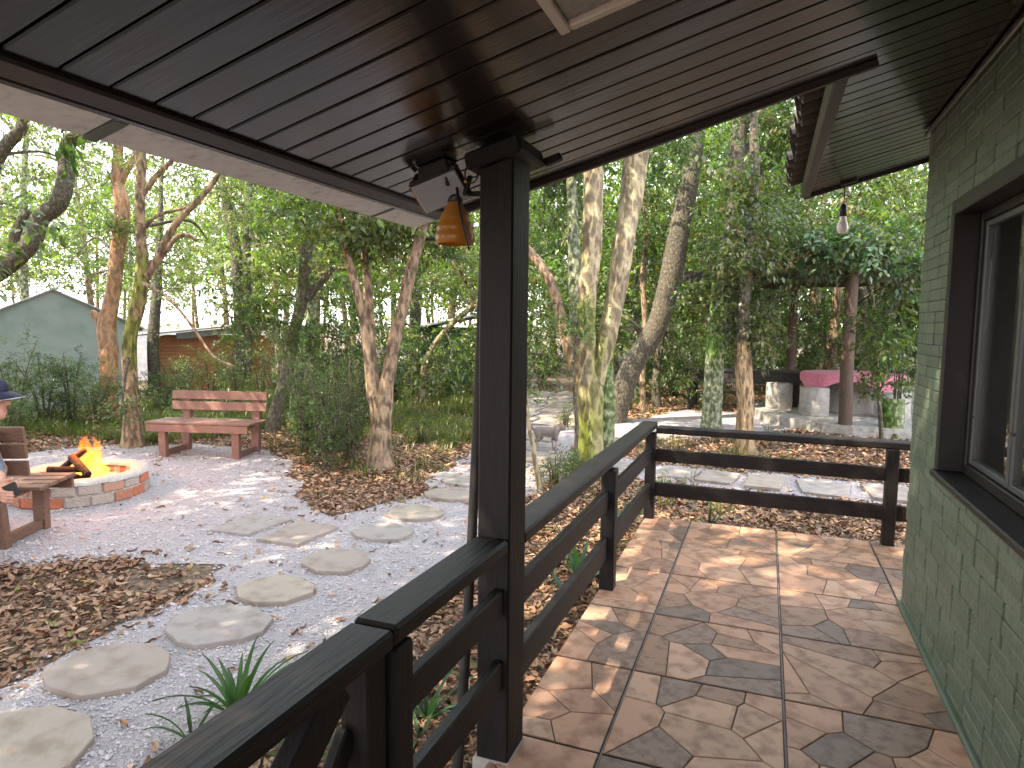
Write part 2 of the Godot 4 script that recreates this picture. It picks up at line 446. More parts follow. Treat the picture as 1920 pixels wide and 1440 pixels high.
# ---------------------------------------------------------------- trees: stems as [x, y, z, radius], leaf masses as [x, y, z, wide, high, clumps, leaf kind, tone]
const STEMS := {
	"big": [[[-1.25,-0.21,-2.55,0.184],[-1.27,-0.0,-2.57,0.166],[-1.29,0.35,-2.59,0.16],[-1.32,0.68,-2.61,0.169],[-1.34,0.87,-2.63,0.148],[-1.34,1.0,-2.64,0.101],[-1.33,1.13,-2.65,0.03]],[[-1.13,-0.19,-2.57,0.1],[-1.13,0.12,-2.6,0.094],[-1.14,0.53,-2.63,0.094],[-1.17,0.83,-2.68,0.095],[-1.17,1.12,-2.71,0.071],[-1.15,1.39,-2.75,0.036],[-1.14,1.53,-2.79,0.012]],[[-1.39,0.79,-2.6,0.101],[-1.47,0.94,-2.6,0.08],[-1.64,1.36,-2.66,0.066],[-1.77,1.77,-2.71,0.06],[-1.91,2.07,-2.74,0.058],[-2.15,2.34,-2.78,0.052],[-2.42,2.61,-2.81,0.047],[-2.81,2.99,-2.91,0.038]],[[-1.35,0.82,-2.62,0.124],[-1.38,1.12,-2.63,0.113],[-1.39,1.45,-2.61,0.106],[-1.38,1.88,-2.6,0.102],[-1.35,2.31,-2.65,0.099],[-1.36,2.73,-2.69,0.099],[-1.37,3.13,-2.72,0.105],[-1.41,3.74,-2.77,0.088],[-1.45,4.59,-2.62,0.068]],[[-1.27,0.82,-2.65,0.13],[-1.24,1.0,-2.68,0.118],[-1.16,1.46,-2.75,0.11],[-1.09,1.95,-2.82,0.11],[-1.05,2.4,-2.88,0.11],[-1.02,2.79,-3.02,0.117]],[[-1.45,0.99,-2.81,0.079],[-1.57,1.31,-2.9,0.077],[-1.64,1.91,-3.04,0.075],[-1.71,2.46,-3.18,0.073],[-1.8,3.26,-3.32,0.064],[-2.02,4.15,-3.54,0.053]],[[-1.03,2.7,-2.98,0.113],[-1.01,2.91,-3.06,0.126],[-1.0,3.46,-3.22,0.14],[-1.01,4.34,-3.52,0.119],[-0.96,5.37,-3.85,0.09]]],
	"lean": [[[-1.84,-0.16,-6.17,0.229],[-1.78,0.07,-6.21,0.202],[-1.67,0.51,-6.3,0.185],[-1.54,0.86,-6.38,0.176],[-1.23,1.45,-6.56,0.176],[-1.08,2.1,-6.68,0.167],[-0.96,2.95,-6.81,0.167],[-0.83,3.8,-6.94,0.158],[-0.75,4.65,-7.05,0.149],[-0.74,5.6,-7.15,0.132],[-0.74,6.83,-7.27,0.106]],[[-1.05,2.05,-6.68,0.097],[-0.94,2.56,-6.99,0.09],[-0.92,3.12,-7.27,0.082],[-0.89,3.59,-7.43,0.069]]],
	"moss": [[[-0.23,-0.16,-5.57,0.181],[-0.23,0.08,-5.59,0.154],[-0.23,0.47,-5.63,0.142],[-0.23,1.1,-5.69,0.134],[-0.21,1.57,-5.74,0.13],[-0.19,2.2,-5.81,0.118]],[[-0.2,2.12,-5.8,0.118],[-0.17,2.35,-5.84,0.118],[-0.08,2.83,-5.91,0.114],[-0.06,3.69,-6.01,0.11],[-0.04,4.24,-6.07,0.11],[-0.03,5.11,-6.15,0.095],[-0.04,6.13,-6.25,0.071]],[[-0.05,3.69,-6.01,0.079],[0.15,4.22,-6.35,0.068],[0.27,4.57,-6.54,0.057],[0.22,5.05,-6.78,0.046]]],
	"hollow": [[[0.29,-0.16,-4.17,0.194],[0.28,-0.01,-4.18,0.14],[0.27,0.23,-4.2,0.117],[0.26,0.56,-4.23,0.107],[0.22,0.96,-4.25,0.104],[0.19,1.29,-4.27,0.09]],[[0.19,1.23,-4.27,0.087],[0.19,1.38,-4.28,0.084],[0.19,1.96,-4.34,0.074],[0.24,2.63,-4.42,0.064],[0.25,3.36,-4.5,0.054],[0.2,4.22,-4.56,0.043]]],
	"stump": [[[2.27,-0.15,-6.35,0.178],[2.25,0.05,-6.36,0.155],[2.24,0.28,-6.38,0.155],[2.24,0.45,-6.4,0.147]]],
	"orange": [[[-9.14,-0.16,-2.89,0.16],[-9.16,0.05,-2.9,0.135],[-9.19,0.47,-2.93,0.135],[-9.22,0.97,-2.97,0.143],[-9.26,1.36,-2.99,0.139],[-9.19,1.92,-3.07,0.105],[-9.16,2.48,-3.14,0.101],[-9.11,2.99,-3.2,0.114],[-9.12,3.32,-3.23,0.11],[-9.2,3.66,-3.23,0.084],[-9.21,4.27,-3.29,0.072],[-9.21,5.0,-3.36,0.063],[-9.18,6.01,-3.47,0.051]],[[-9.18,3.57,-3.23,0.059],[-9.05,3.87,-3.31,0.051],[-8.95,4.12,-3.38,0.042],[-8.86,4.5,-3.45,0.034]],[[-9.26,1.22,-2.98,0.084],[-9.4,1.5,-2.95,0.067],[-9.49,1.6,-2.92,0.042]]],
	"twin": [[[-6.94,-0.15,-1.48,0.162],[-6.95,0.03,-1.49,0.128],[-6.97,0.27,-1.51,0.108],[-7.0,0.58,-1.53,0.091],[-7.04,1.07,-1.56,0.088],[-7.03,1.34,-1.59,0.084],[-6.97,1.61,-1.64,0.088],[-6.93,2.06,-1.7,0.081],[-6.96,2.51,-1.73,0.057],[-6.99,2.96,-1.76,0.054],[-6.99,3.41,-1.8,0.057],[-7.02,3.65,-1.82,0.061],[-7.06,4.5,-1.88,0.047]],[[-6.93,1.95,-1.69,0.057],[-6.83,2.12,-1.74,0.051],[-6.73,2.29,-1.8,0.047],[-6.63,2.56,-1.86,0.044],[-6.5,2.77,-1.93,0.04],[-6.33,2.96,-2.01,0.037],[-6.17,3.17,-2.1,0.03],[-6.06,3.37,-2.16,0.027],[-5.97,3.64,-2.22,0.024]],[[-6.96,3.06,-1.78,0.034],[-6.86,3.23,-1.84,0.034],[-6.77,3.34,-1.88,0.03],[-6.59,3.55,-1.97,0.027],[-6.47,3.77,-2.04,0.024]],[[-6.74,2.24,-1.79,0.037],[-6.62,2.42,-1.85,0.034],[-6.52,2.54,-1.9,0.03],[-6.39,2.55,-1.95,0.024],[-6.29,2.48,-1.98,0.017]],[[-6.66,1.93,-1.47,0.023],[-6.18,1.74,-1.41,0.019],[-5.83,1.42,-1.41,0.016],[-5.5,1.07,-1.4,0.015],[-5.26,0.95,-1.48,0.012]],[[-6.93,2.65,-1.75,0.024],[-6.75,2.81,-1.84,0.02],[-6.5,2.88,-1.94,0.02],[-6.28,2.98,-2.03,0.017]]],
	"arch": [[[-12.02,-0.38,-1.1,0.238],[-11.82,0.17,-1.23,0.206],[-11.41,0.97,-1.46,0.182],[-10.85,1.77,-1.76,0.159],[-10.2,2.19,-2.04,0.131],[-9.8,2.59,-2.24,0.123],[-9.67,2.96,-2.32,0.115],[-9.43,3.2,-2.44,0.115],[-9.35,3.6,-2.51,0.107],[-9.34,4.05,-2.55,0.099],[-9.18,4.19,-2.63,0.087],[-9.03,4.25,-2.69,0.071],[-8.89,4.47,-2.77,0.055],[-8.8,4.87,-2.84,0.04]],[[-9.99,2.41,-2.15,0.079],[-10.02,2.72,-2.17,0.063],[-9.9,2.96,-2.23,0.052],[-9.83,3.08,-2.27,0.036]],[[-10.85,1.77,-1.76,0.119],[-10.68,2.87,-1.93,0.095],[-10.28,3.9,-2.18,0.087],[-10.0,4.3,-2.33,0.075],[-9.97,4.62,-2.37,0.063],[-9.82,5.25,-2.49,0.048]]],
	"bench": [[[-6.09,-0.17,-3.04,0.138],[-6.09,0.0,-3.06,0.107],[-6.03,0.35,-3.12,0.096],[-5.95,0.69,-3.18,0.092],[-5.87,1.33,-3.27,0.084],[-5.79,1.77,-3.35,0.081],[-5.77,2.19,-3.39,0.077],[-5.74,2.63,-3.45,0.081],[-5.67,3.11,-3.52,0.084],[-5.66,3.8,-3.59,0.069],[-5.68,4.71,-3.67,0.054]],[[-5.72,1.81,-3.38,0.069],[-5.59,2.0,-3.45,0.054],[-5.47,2.12,-3.5,0.042],[-5.38,2.27,-3.55,0.031]]],
	"stub": [[[-6.24,-0.17,-3.63,0.082],[-6.21,0.46,-3.71,0.069],[-6.14,0.86,-3.77,0.069],[-6.07,1.23,-3.83,0.069],[-6.04,1.76,-3.9,0.061],[-6.04,1.99,-3.92,0.065],[-6.07,2.19,-3.93,0.061]]],
	"fork": [[[-3.44,-0.17,-1.66,0.212],[-3.45,-0.06,-1.67,0.159],[-3.45,0.07,-1.68,0.135],[-3.45,0.34,-1.7,0.123],[-3.46,0.54,-1.72,0.129],[-3.47,0.68,-1.73,0.135]],[[-3.53,0.59,-1.7,0.076],[-3.56,0.74,-1.7,0.065],[-3.59,0.98,-1.71,0.059],[-3.63,1.27,-1.72,0.053],[-3.69,1.56,-1.73,0.05],[-3.77,1.86,-1.73,0.047],[-3.83,2.06,-1.72,0.044],[-3.89,2.28,-1.72,0.041],[-3.95,2.56,-1.73,0.035],[-4.05,2.96,-1.73,0.029]],[[-3.42,0.59,-1.74,0.094],[-3.41,0.81,-1.76,0.079],[-3.38,1.04,-1.8,0.073],[-3.34,1.35,-1.84,0.071],[-3.27,1.69,-1.9,0.068],[-3.21,2.07,-1.96,0.062],[-3.13,2.44,-2.03,0.059],[-3.08,2.62,-2.07,0.053],[-3.01,3.03,-2.13,0.044],[-2.92,3.56,-2.22,0.035]],[[-3.55,0.62,-1.8,0.054],[-3.67,1.03,-1.9,0.045],[-3.76,1.39,-2.01,0.043],[-3.8,1.75,-2.03,0.043],[-3.84,2.09,-2.05,0.037],[-3.89,2.42,-2.06,0.031]]],
	"far": [[[-11.59,-0.15,-5.84,0.147],[-11.64,0.35,-5.87,0.125],[-11.68,0.92,-5.9,0.113],[-11.68,1.48,-5.96,0.113],[-11.67,1.93,-6.01,0.102],[-11.66,2.61,-6.08,0.085],[-11.65,3.4,-6.16,0.062]]],
	"mid4": [[[-6.51,-0.18,-8.01,0.127],[-6.56,0.51,-8.06,0.109],[-6.6,1.31,-8.12,0.104],[-6.64,2.23,-8.2,0.104],[-6.65,3.15,-8.28,0.086],[-6.6,4.06,-8.39,0.069]]],
	"bow": [[[-5.75,-0.16,-6.83,0.073],[-5.75,0.35,-6.88,0.062],[-5.7,0.79,-6.94,0.062],[-5.4,1.3,-7.1,0.062],[-5.13,1.6,-7.23,0.057],[-4.79,1.91,-7.39,0.057],[-4.4,2.28,-7.58,0.047]],[[-4.87,1.84,-7.36,0.036],[-4.98,2.17,-7.35,0.047],[-5.24,2.58,-7.29,0.042],[-5.51,2.89,-7.21,0.036],[-5.65,3.2,-7.19,0.031]]],
	"b1": [[[-10.57,-0.18,-7.2,0.133],[-10.64,1.02,-7.29,0.121],[-10.8,2.94,-7.42,0.121],[-11.01,3.9,-7.43,0.109],[-11.19,4.74,-7.44,0.09],[-11.29,5.7,-7.5,0.066]]],
	"b2": [[[-10.47,-0.18,-7.28,0.109],[-10.54,1.5,-7.42,0.103],[-10.61,2.95,-7.53,0.097],[-10.6,4.15,-7.65,0.091],[-10.61,5.6,-7.79,0.073]],[[-10.36,3.19,-7.65,0.079],[-10.66,3.61,-7.57,0.066],[-10.9,3.97,-7.52,0.054],[-11.08,4.15,-7.47,0.042]]],
	"sap": [[[-1.46,-0.15,-1.33,0.033],[-1.48,-0.02,-1.33,0.028],[-1.53,0.18,-1.34,0.025],[-1.56,0.36,-1.34,0.023],[-1.59,0.49,-1.34,0.02],[-1.62,0.66,-1.35,0.02],[-1.64,0.84,-1.36,0.018],[-1.66,1.06,-1.37,0.013],[-1.69,1.27,-1.38,0.008]]],
	"sap2": [[[-1.36,-0.13,-2.15,0.025],[-1.36,0.12,-2.17,0.023],[-1.36,0.4,-2.2,0.023],[-1.39,0.68,-2.22,0.02],[-1.41,0.97,-2.23,0.017],[-1.41,1.3,-2.27,0.014],[-1.39,1.58,-2.3,0.008]]],
	"r1": [[[1.74,-0.16,-12.49,0.075],[1.69,0.76,-12.56,0.062],[1.6,1.75,-12.62,0.062],[1.5,2.64,-12.67,0.056],[1.39,3.76,-12.74,0.05],[1.26,5.38,-12.84,0.044]],[[1.7,0.96,-12.58,0.044],[1.77,1.18,-12.63,0.037],[1.8,1.3,-12.65,0.019]]],
	"r2": [[[2.55,-0.17,-12.15,0.204],[2.51,0.45,-12.19,0.162],[2.47,0.93,-12.22,0.144]],[[2.46,0.84,-12.21,0.108],[2.36,1.35,-12.22,0.096],[2.25,1.93,-12.23,0.084],[2.13,2.6,-12.25,0.078],[1.96,4.04,-12.33,0.066]],[[2.51,0.84,-12.23,0.12],[2.74,1.41,-12.37,0.114],[3.11,1.82,-12.55,0.108],[3.38,2.29,-12.7,0.102],[3.64,2.74,-12.84,0.09],[3.89,3.46,-13.01,0.072]],[[2.5,0.81,-12.22,0.072],[2.53,1.65,-12.31,0.066],[2.45,2.37,-12.36,0.072],[2.38,3.32,-12.42,0.06]]],
	"r3": [[[-1.45,-0.17,-8.44,0.104],[-1.5,0.34,-8.47,0.083],[-1.46,0.97,-8.54,0.073],[-1.4,1.59,-8.63,0.062],[-1.26,2.0,-8.72,0.052],[-1.1,2.42,-8.82,0.042]]],
	"r4": [[[0.75,-0.16,-12.95,0.092],[0.73,1.12,-13.07,0.079],[0.64,2.43,-13.16,0.072],[0.49,4.26,-13.28,0.066],[0.47,5.56,-13.4,0.052],[0.16,6.48,-13.37,0.039]]],
	"vine": [[[1.99,-0.15,-5.49,0.032],[1.95,0.3,-5.52,0.029],[1.89,0.87,-5.55,0.025],[1.8,1.8,-5.61,0.022],[1.7,2.15,-5.6,0.018],[1.55,2.51,-5.58,0.014]],[[1.81,1.76,-5.61,0.018],[1.97,2.09,-5.7,0.014],[2.13,2.3,-5.78,0.011]]],
	"r5": [[[-1.57,-0.15,-7.53,0.058],[-1.61,0.61,-7.59,0.049],[-1.6,1.38,-7.67,0.049],[-1.68,2.35,-7.73,0.049],[-1.65,3.03,-7.81,0.044],[-1.72,3.9,-7.87,0.039],[-1.84,4.97,-7.92,0.029]]],
}
const CROWNS := {
	"arch": [[-10.51,4.36,-2.82,1.1,0.46,26,0,0],[-10.71,3.61,-2.13,0.88,0.56,26,0,0],[-11.68,3.34,-3.35,0.74,0.42,10,0,1],[-10.75,3.95,-3.77,0.55,0.55,9,0,0],[-9.13,4.51,-2.29,1.22,0.31,26,0,0]],
	"orange": [[-9.03,4.76,-3.43,1.01,0.42,22,0,0],[-10.87,3.87,-4.25,0.58,0.58,9,0,1],[-9.46,3.97,-4.26,0.65,0.46,12,0,0],[-8.96,2.86,-3.05,0.22,0.26,9,0,0],[-11.18,2.72,-4.02,0.48,0.29,4,0,1],[-9.41,2.24,-3.14,0.34,0.21,4,0,1]],
	"twin": [[-7.1,3.64,-2.44,0.8,0.36,18,0,0],[-6.94,3.54,-3.03,0.69,0.46,18,0,0],[-7.45,2.69,-3.29,0.48,0.32,8,0,0],[-7.46,2.24,-2.71,0.46,0.23,6,0,0],[-6.79,0.35,-1.49,0.27,0.33,10,0,1],[-6.94,0.16,-1.31,0.2,0.23,7,0,1]],
	"bench": [[-6.16,3.55,-3.33,0.76,0.46,22,1,0],[-5.08,3.41,-2.98,0.64,0.42,24,1,1],[-5.84,2.8,-3.38,0.69,0.38,16,1,0],[-6.44,1.8,-3.16,0.46,0.31,12,1,1],[-5.94,1.5,-3.0,0.37,0.22,10,1,1]],
	"fork": [[-4.01,2.69,-1.81,0.54,0.33,26,1,1],[-3.56,2.63,-1.98,0.54,0.3,26,1,1],[-3.28,2.85,-2.32,0.43,0.27,20,1,1],[-3.88,2.32,-2.25,0.44,0.25,12,1,0],[-3.18,2.33,-2.52,0.31,0.25,8,1,1],[-3.15,3.02,-1.74,0.68,0.28,24,1,1]],
	"stub": [[-5.99,1.85,-4.3,0.42,0.38,10,1,2],[-5.64,1.09,-4.36,0.51,0.51,16,1,2],[-5.92,1.18,-4.05,0.33,0.33,10,1,1]],
	"mid4": [[-6.61,1.75,-7.28,0.87,0.76,22,1,2],[-5.8,2.58,-7.14,0.73,0.63,16,1,1],[-4.9,3.27,-6.47,0.68,0.58,18,1,1],[-6.72,1.32,-6.66,0.63,0.52,16,1,0]],
	"bow": [[-4.35,2.59,-5.54,0.53,0.8,24,1,0],[-4.65,1.54,-6.4,0.58,0.58,18,1,1],[-4.79,0.77,-6.27,0.68,0.48,22,1,1],[-4.12,1.93,-6.64,0.58,0.87,24,1,1]],
	"big": [[-2.57,3.06,-4.65,0.46,0.53,20,1,1],[-2.15,3.37,-3.77,0.48,0.34,20,1,2],[-1.12,4.07,-5.31,0.46,0.46,18,1,2],[-2.25,3.77,-3.23,0.96,0.39,30,1,1],[-1.37,4.1,-3.6,1.29,0.39,40,1,1]],
	"lean": [[-1.47,4.06,-7.32,0.46,0.55,16,1,1],[-1.43,3.21,-7.79,0.39,0.48,12,1,1],[-0.54,4.47,-8.25,0.58,0.68,20,1,1],[-1.23,5.09,-6.97,1.41,0.44,30,1,2]],
	"moss": [[0.38,4.06,-6.42,0.56,0.56,26,1,2],[0.56,3.26,-6.41,0.48,0.4,20,1,1],[0.05,4.7,-6.35,0.96,0.4,30,1,2],[-0.47,2.72,-7.04,0.35,0.44,12,1,1],[0.59,4.46,-6.53,0.48,0.48,20,1,1]],
	"hollow": [[0.32,2.39,-4.73,0.62,0.28,26,1,3],[0.7,2.6,-4.89,0.48,0.24,18,1,3],[0.01,1.97,-4.57,0.21,0.21,5,1,3],[0.36,1.56,-4.55,0.34,0.38,18,1,3],[0.43,2.94,-5.25,0.51,0.29,16,1,3],[0.1,1.42,-4.55,0.28,0.28,8,1,3],[-0.19,1.84,-4.69,0.28,0.21,7,1,3],[0.18,2.45,-4.03,0.32,0.39,16,1,3],[0.23,3.13,-4.33,0.33,0.4,14,1,1]],
	"r1": [[1.1,2.07,-10.8,0.68,0.79,20,1,2],[1.8,1.41,-11.54,0.7,0.7,20,1,2],[0.93,1.17,-10.64,0.56,0.45,14,1,2]],
	"r2": [[2.66,1.11,-10.22,0.63,0.73,30,1,2],[2.81,2.01,-9.29,0.39,0.68,20,1,2],[1.91,3.01,-7.97,0.62,0.44,24,1,2],[2.56,3.37,-8.26,0.44,0.8,30,1,1],[1.97,3.68,-6.99,0.64,0.48,30,1,1]],
	"r3": [[-0.9,1.19,-8.33,0.6,0.6,18,1,2],[-1.67,1.79,-8.64,0.52,0.63,14,1,2],[-1.06,0.38,-8.2,0.7,0.3,10,1,2]],
	"r4": [[0.57,2.35,-11.7,0.72,0.84,16,1,2],[0.39,3.86,-10.7,0.79,0.79,20,1,1]],
	"r5": [[-1.76,2.83,-8.7,0.52,0.94,20,1,1],[-3.84,2.02,-8.91,0.68,1.01,26,1,1],[-3.97,0.5,-9.78,0.72,0.36,10,1,0]],
	"far": [[-11.72,1.93,-5.89,0.68,0.56,12,0,0],[-10.99,2.16,-6.19,0.79,0.45,14,0,0],[-11.57,3.39,-6.09,0.9,0.56,12,0,0]],
	"b1": [[-10.25,4.52,-6.7,0.9,0.79,20,0,0],[-10.46,3.01,-7.01,0.82,0.7,16,0,0],[-10.56,1.94,-6.33,0.68,0.45,14,0,0]],
	"b2": [[-9.58,3.63,-6.87,0.79,0.79,20,0,1],[-9.01,2.41,-6.97,0.68,0.56,16,0,0],[-9.94,1.04,-7.02,0.93,0.47,18,0,1]],
	"vine": [[1.18,2.47,-4.63,0.46,0.18,18,1,4],[1.65,2.4,-4.59,0.45,0.19,24,1,4],[2.0,2.18,-4.59,0.25,0.22,14,1,4],[2.0,2.64,-5.07,0.4,0.4,24,1,1],[1.49,2.81,-5.43,0.42,0.28,16,1,1],[1.86,1.51,-4.9,0.27,0.33,10,1,1],[1.93,0.91,-4.98,0.2,0.34,8,1,1],[0.95,2.38,-4.75,0.34,0.17,8,1,4]],
	"sap": [[-1.62,1.07,-1.28,0.15,0.2,5,0,1]],
	"sap2": [[-1.43,1.47,-2.14,0.17,0.28,6,0,1]],
}

# ---------------------------------------------------------------- veranda floor
func voronoi(x0: float, z0: float, x1: float, z1: float, n: int) -> Array:
	# pieces of crazy paving inside a rectangle
	var seeds := []
	var tries := 0
	while seeds.size() < n and tries < 4000:
		tries += 1
		var q := Vector2(rng.randf_range(x0, x1), rng.randf_range(z0, z1))
		var ok := true
		for s in seeds:
			var e: Vector2 = s - q
			e.y *= 1.3
			if e.length() < 0.55 * sqrt((x1 - x0) * (z1 - z0) / n): ok = false
		if ok: seeds.append(q)
	var out := []
	for s in seeds:
		var poly := PackedVector2Array([Vector2(x0, z0), Vector2(x1, z0), Vector2(x1, z1), Vector2(x0, z1)])
		for t in seeds:
			if t == s: continue
			var m: Vector2 = (s + t) * 0.5
			var d: Vector2 = t - s
			var cut := PackedVector2Array()
			for k in poly.size():
				var a := poly[k]
				var b := poly[(k + 1) % poly.size()]
				var da := d.dot(a - m)
				var db := d.dot(b - m)
				if da <= 0: cut.append(a)
				if (da < 0) != (db < 0): cut.append(a.lerp(b, da / (da - db)))
			poly = cut
			if poly.size() < 3: break
		if poly.size() >= 3: out.append(poly)
	return out

func build_floor() -> void:
	var f := Node3D.new()
	f.name = "veranda_floor"
	add_child(f)
	f.set_meta("kind", "structure")
	f.set_meta("label", "veranda floor of tan and grey crazy paving tiles with dark joints")
	f.set_meta("category", "veranda floor")
	box("base_slab", Vector3(0.95, -0.125, 2.72), Vector3(2.57, 0.23, 6.5), M.concrete2, f, 0.01)
	rng.seed = 404
	var xs := [-0.345, 0.0, 0.6, 1.2, 1.8, 2.2]
	var zs := [-0.55, 0.0, 0.6, 1.2, 1.8, 2.4, 3.0, 3.6, 4.2, 4.8, 5.4, 5.95]
	for i in xs.size() - 1:
		for j in zs.size() - 1:
			if xs[i] >= 1.1 and zs[j] > 0.3: continue
			var g := 0.0035
			var x0: float = xs[i] + (0.0 if i == 0 else g)
			var x1: float = xs[i + 1] - g
			var z0: float = zs[j] + (0.0 if j == 0 else g)
			var z1: float = zs[j + 1] - g
			var t := box("floor_tile", Vector3((x0 + x1) * 0.5, -0.0065, (z0 + z1) * 0.5), Vector3(x1 - x0, 0.008, z1 - z0), M.grout, f, 0.0015)
			if zs[j] > 2.9:
				t.material_override = M.stone[(i + j) % 3]
				continue
			var area := (x1 - x0) * (z1 - z0)
			for poly in voronoi(x0 + 0.001, z0 + 0.001, x1 - 0.001, z1 - 0.001, max(3, int(round(area * 31)))):
				var inset := Geometry2D.offset_polygon(poly, -0.0022, Geometry2D.JOIN_MITER)
				if inset.size() == 0 or inset[0].size() < 3: continue
				var ctr := Vector2.ZERO
				for q in inset[0]: ctr += q / inset[0].size()
				var loc := PackedVector2Array()
				for q in inset[0]: loc.append(q - ctr)
				var pick := rng.randf()
				var k: int = 3 if pick < 0.11 else (6 if pick < 0.2 else [0, 1, 2, 4, 5][rng.randi() % 5])
				var s := mi("paving_stone", extrude(loc, 0.0, 0.006 + rng.randf() * 0.0008, 0.0022), M.stone[k], t)
				s.position = Vector3(ctr.x, -0.0045, ctr.y) - t.position

# ---------------------------------------------------------------- house
const SL := 0.27
func roof_y(x: float) -> float:
	return 2.153 + SL * x
func roof_basis() -> Basis:
	return Basis(Vector3(0, 0, 1), atan(SL))

func build_house() -> void:
	var h := thing("house", "green painted brick house with dark timber veranda ceiling and brown framed window", "house")
	var w := node("brick_wall", h)
	# wall body behind the bricks, with the window opening left free
	var X0 := 1.229
	var th := 0.14
	var wz0 := 1.205
	var wz1 := 2.62
	var wy0 := 0.845
	var wy1 := 2.015
	var core := begin()
	add_box(core, Vector3(th, 2.75, wz0 - 0.585), 0.002, Transform3D(Basis.IDENTITY, Vector3(X0 + th / 2, 1.225, (wz0 + 0.585) / 2)))
	add_box(core, Vector3(th, wy0 + 0.15, wz1 - wz0), 0.0, Transform3D(Basis.IDENTITY, Vector3(X0 + th / 2, (wy0 - 0.15) / 2, (wz1 + wz0) / 2)))
	add_box(core, Vector3(th, 2.6 - wy1, wz1 - wz0), 0.0, Transform3D(Basis.IDENTITY, Vector3(X0 + th / 2, (wy1 + 2.6) / 2, (wz1 + wz0) / 2)))
	add_box(core, Vector3(th, 2.75, 5.98 - wz1), 0.0, Transform3D(Basis.IDENTITY, Vector3(X0 + th / 2, 1.225, (wz1 + 5.98) / 2)))
	mi("mortar", core.commit(), M.paint2, w)
	rng.seed = 77
	var ch := 0.0518
	var L := 0.238
	var row := 0
	var y := 0.003
	var jog := 0.0
	var rest := SurfaceTool.new()
	while y < 2.46:
		if row % 3 == 0: jog = rng.randf_range(-0.03, 0.03)
		var off := (L * 0.5 if (row / 3) % 2 == 1 else 0.0) + jog
		var z := 0.572 - off
		while z < 4.7:
			var a := maxf(z, 0.572)
			var b := minf(z + L, 4.75)
			z += L
			var y1 := minf(y + ch - 0.0018, 2.475)
			var mid := (y + y1) * 0.5
			if mid > wy0 - 0.02 and mid < wy1 + 0.02:
				if a < wz0 and b > wz0: b = wz0 - 0.003
				elif a >= wz0 and b <= wz1: continue
				elif a < wz1 and b > wz1: a = wz1 + 0.003
			if b - a < 0.04: continue
			if a > 2.5:
				rest.append_from(box_mesh(Vector3(0.024, snappedf(y1 - y, 0.001), snappedf(b - a - 0.012, 0.004)), 0.0035), 0, Transform3D(Basis.IDENTITY, Vector3(1.218 + rng.randf_range(-0.0016, 0.0016), mid, (a + b) * 0.5)))
				continue
			var br := box("brick", Vector3(1.218 + rng.randf_range(-0.0016, 0.0016), mid, (a + b) * 0.5), Vector3(0.024, snappedf(y1 - y, 0.001), snappedf(b - a - 0.012, 0.004)), [M.paint, M.paint2, M.paint3][rng.randi() % 3], w, 0.0035)
			br.rotation = Vector3(rng.randf_range(-0.006, 0.006), rng.randf_range(-0.012, 0.012), 0)
		y += ch
		row += 1
	var rb2 := mi("further_bricks", rest.commit(), M.paint, w)
	rb2.set_meta("kind", "stuff")
	var pl := node("plinth", h)
	box("moulding", Vector3(1.2, 0.014, 3.2), Vector3(0.025, 0.03, 5.25), M.paint2, pl, 0.008)
	# the rest of the shell, out of sight, which keeps the room dark
	box("end_wall", Vector3(3.2, 1.2, 0.65), Vector3(3.66, 2.75, 0.13), M.paint2, h)
	box("rear_wall", Vector3(4.97, 1.2, 3.35), Vector3(0.13, 2.75, 5.2), M.room, h)
	box("side_wall", Vector3(3.14, 1.2, 5.9), Vector3(3.5, 2.75, 0.13), M.room, h)
	box("room_floor", Vector3(3.14, -0.06, 3.3), Vector3(3.4, 0.08, 5.1), M.room, h)
	box("room_ceiling", Vector3(3.14, 2.52, 3.3), Vector3(3.5, 0.06, 5.1), M.room, h)
	# window
	var win := node("window", h)
	var wx := 1.2
	beam("jamb", Vector3(wx + 0.06, wy0 + 0.02, wz0 + 0.022), Vector3(wx + 0.06, wy1, wz0 + 0.022), 0.15, 0.042, M.frame, win, 0.005, Vector3(0, 0, 1))
	beam("jamb", Vector3(wx + 0.06, wy0 + 0.02, wz1 - 0.022), Vector3(wx + 0.06, wy1, wz1 - 0.022), 0.15, 0.042, M.frame, win, 0.005, Vector3(0, 0, 1))
	box("sill", Vector3(wx + 0.055, wy0 + 0.006, (wz0 + wz1) / 2), Vector3(0.17, 0.03, wz1 - wz0 + 0.02), M.frame, win, 0.006)
	box("lintel", Vector3(wx + 0.06, wy1 - 0.03, (wz0 + wz1) / 2), Vector3(0.146, 0.062, wz1 - wz0 - 0.09), M.frame, win, 0.005)
	var gx := wx + 0.105
	box("inner_frame", Vector3(gx, (wy0 + wy1) / 2, wz0 + 0.062), Vector3(0.05, wy1 - wy0 - 0.1, 0.036), M.frame, win, 0.004)
	box("inner_frame", Vector3(gx, wy1 - 0.08, (wz0 + wz1) / 2), Vector3(0.05, 0.036, wz1 - wz0 - 0.16), M.frame, win, 0.004)
	box("inner_frame", Vector3(gx, wy0 + 0.045, (wz0 + wz1) / 2), Vector3(0.05, 0.045, wz1 - wz0 - 0.16), M.frame, win, 0.004)
	for s in [[wz0 + 0.082, wz0 + 0.56], [wz0 + 0.572, wz0 + 1.32]]:
		var sash := node("sash", win)
		var a: float = s[0]
		var b: float = s[1]
		var yb := wy0 + 0.07
		var yt := wy1 - 0.1
		for zz in [a + 0.014, b - 0.014]:
			box("stile", Vector3(gx, (yb + yt) / 2, zz), Vector3(0.026, yt - yb, 0.026), M.metal_frame, sash, 0.003)
		for yy in [yb + 0.012, yt - 0.012]:
			box("sash_rail", Vector3(gx, yy, (a + b) / 2), Vector3(0.024, 0.024, b - a - 0.056), M.metal_frame, sash, 0.003)
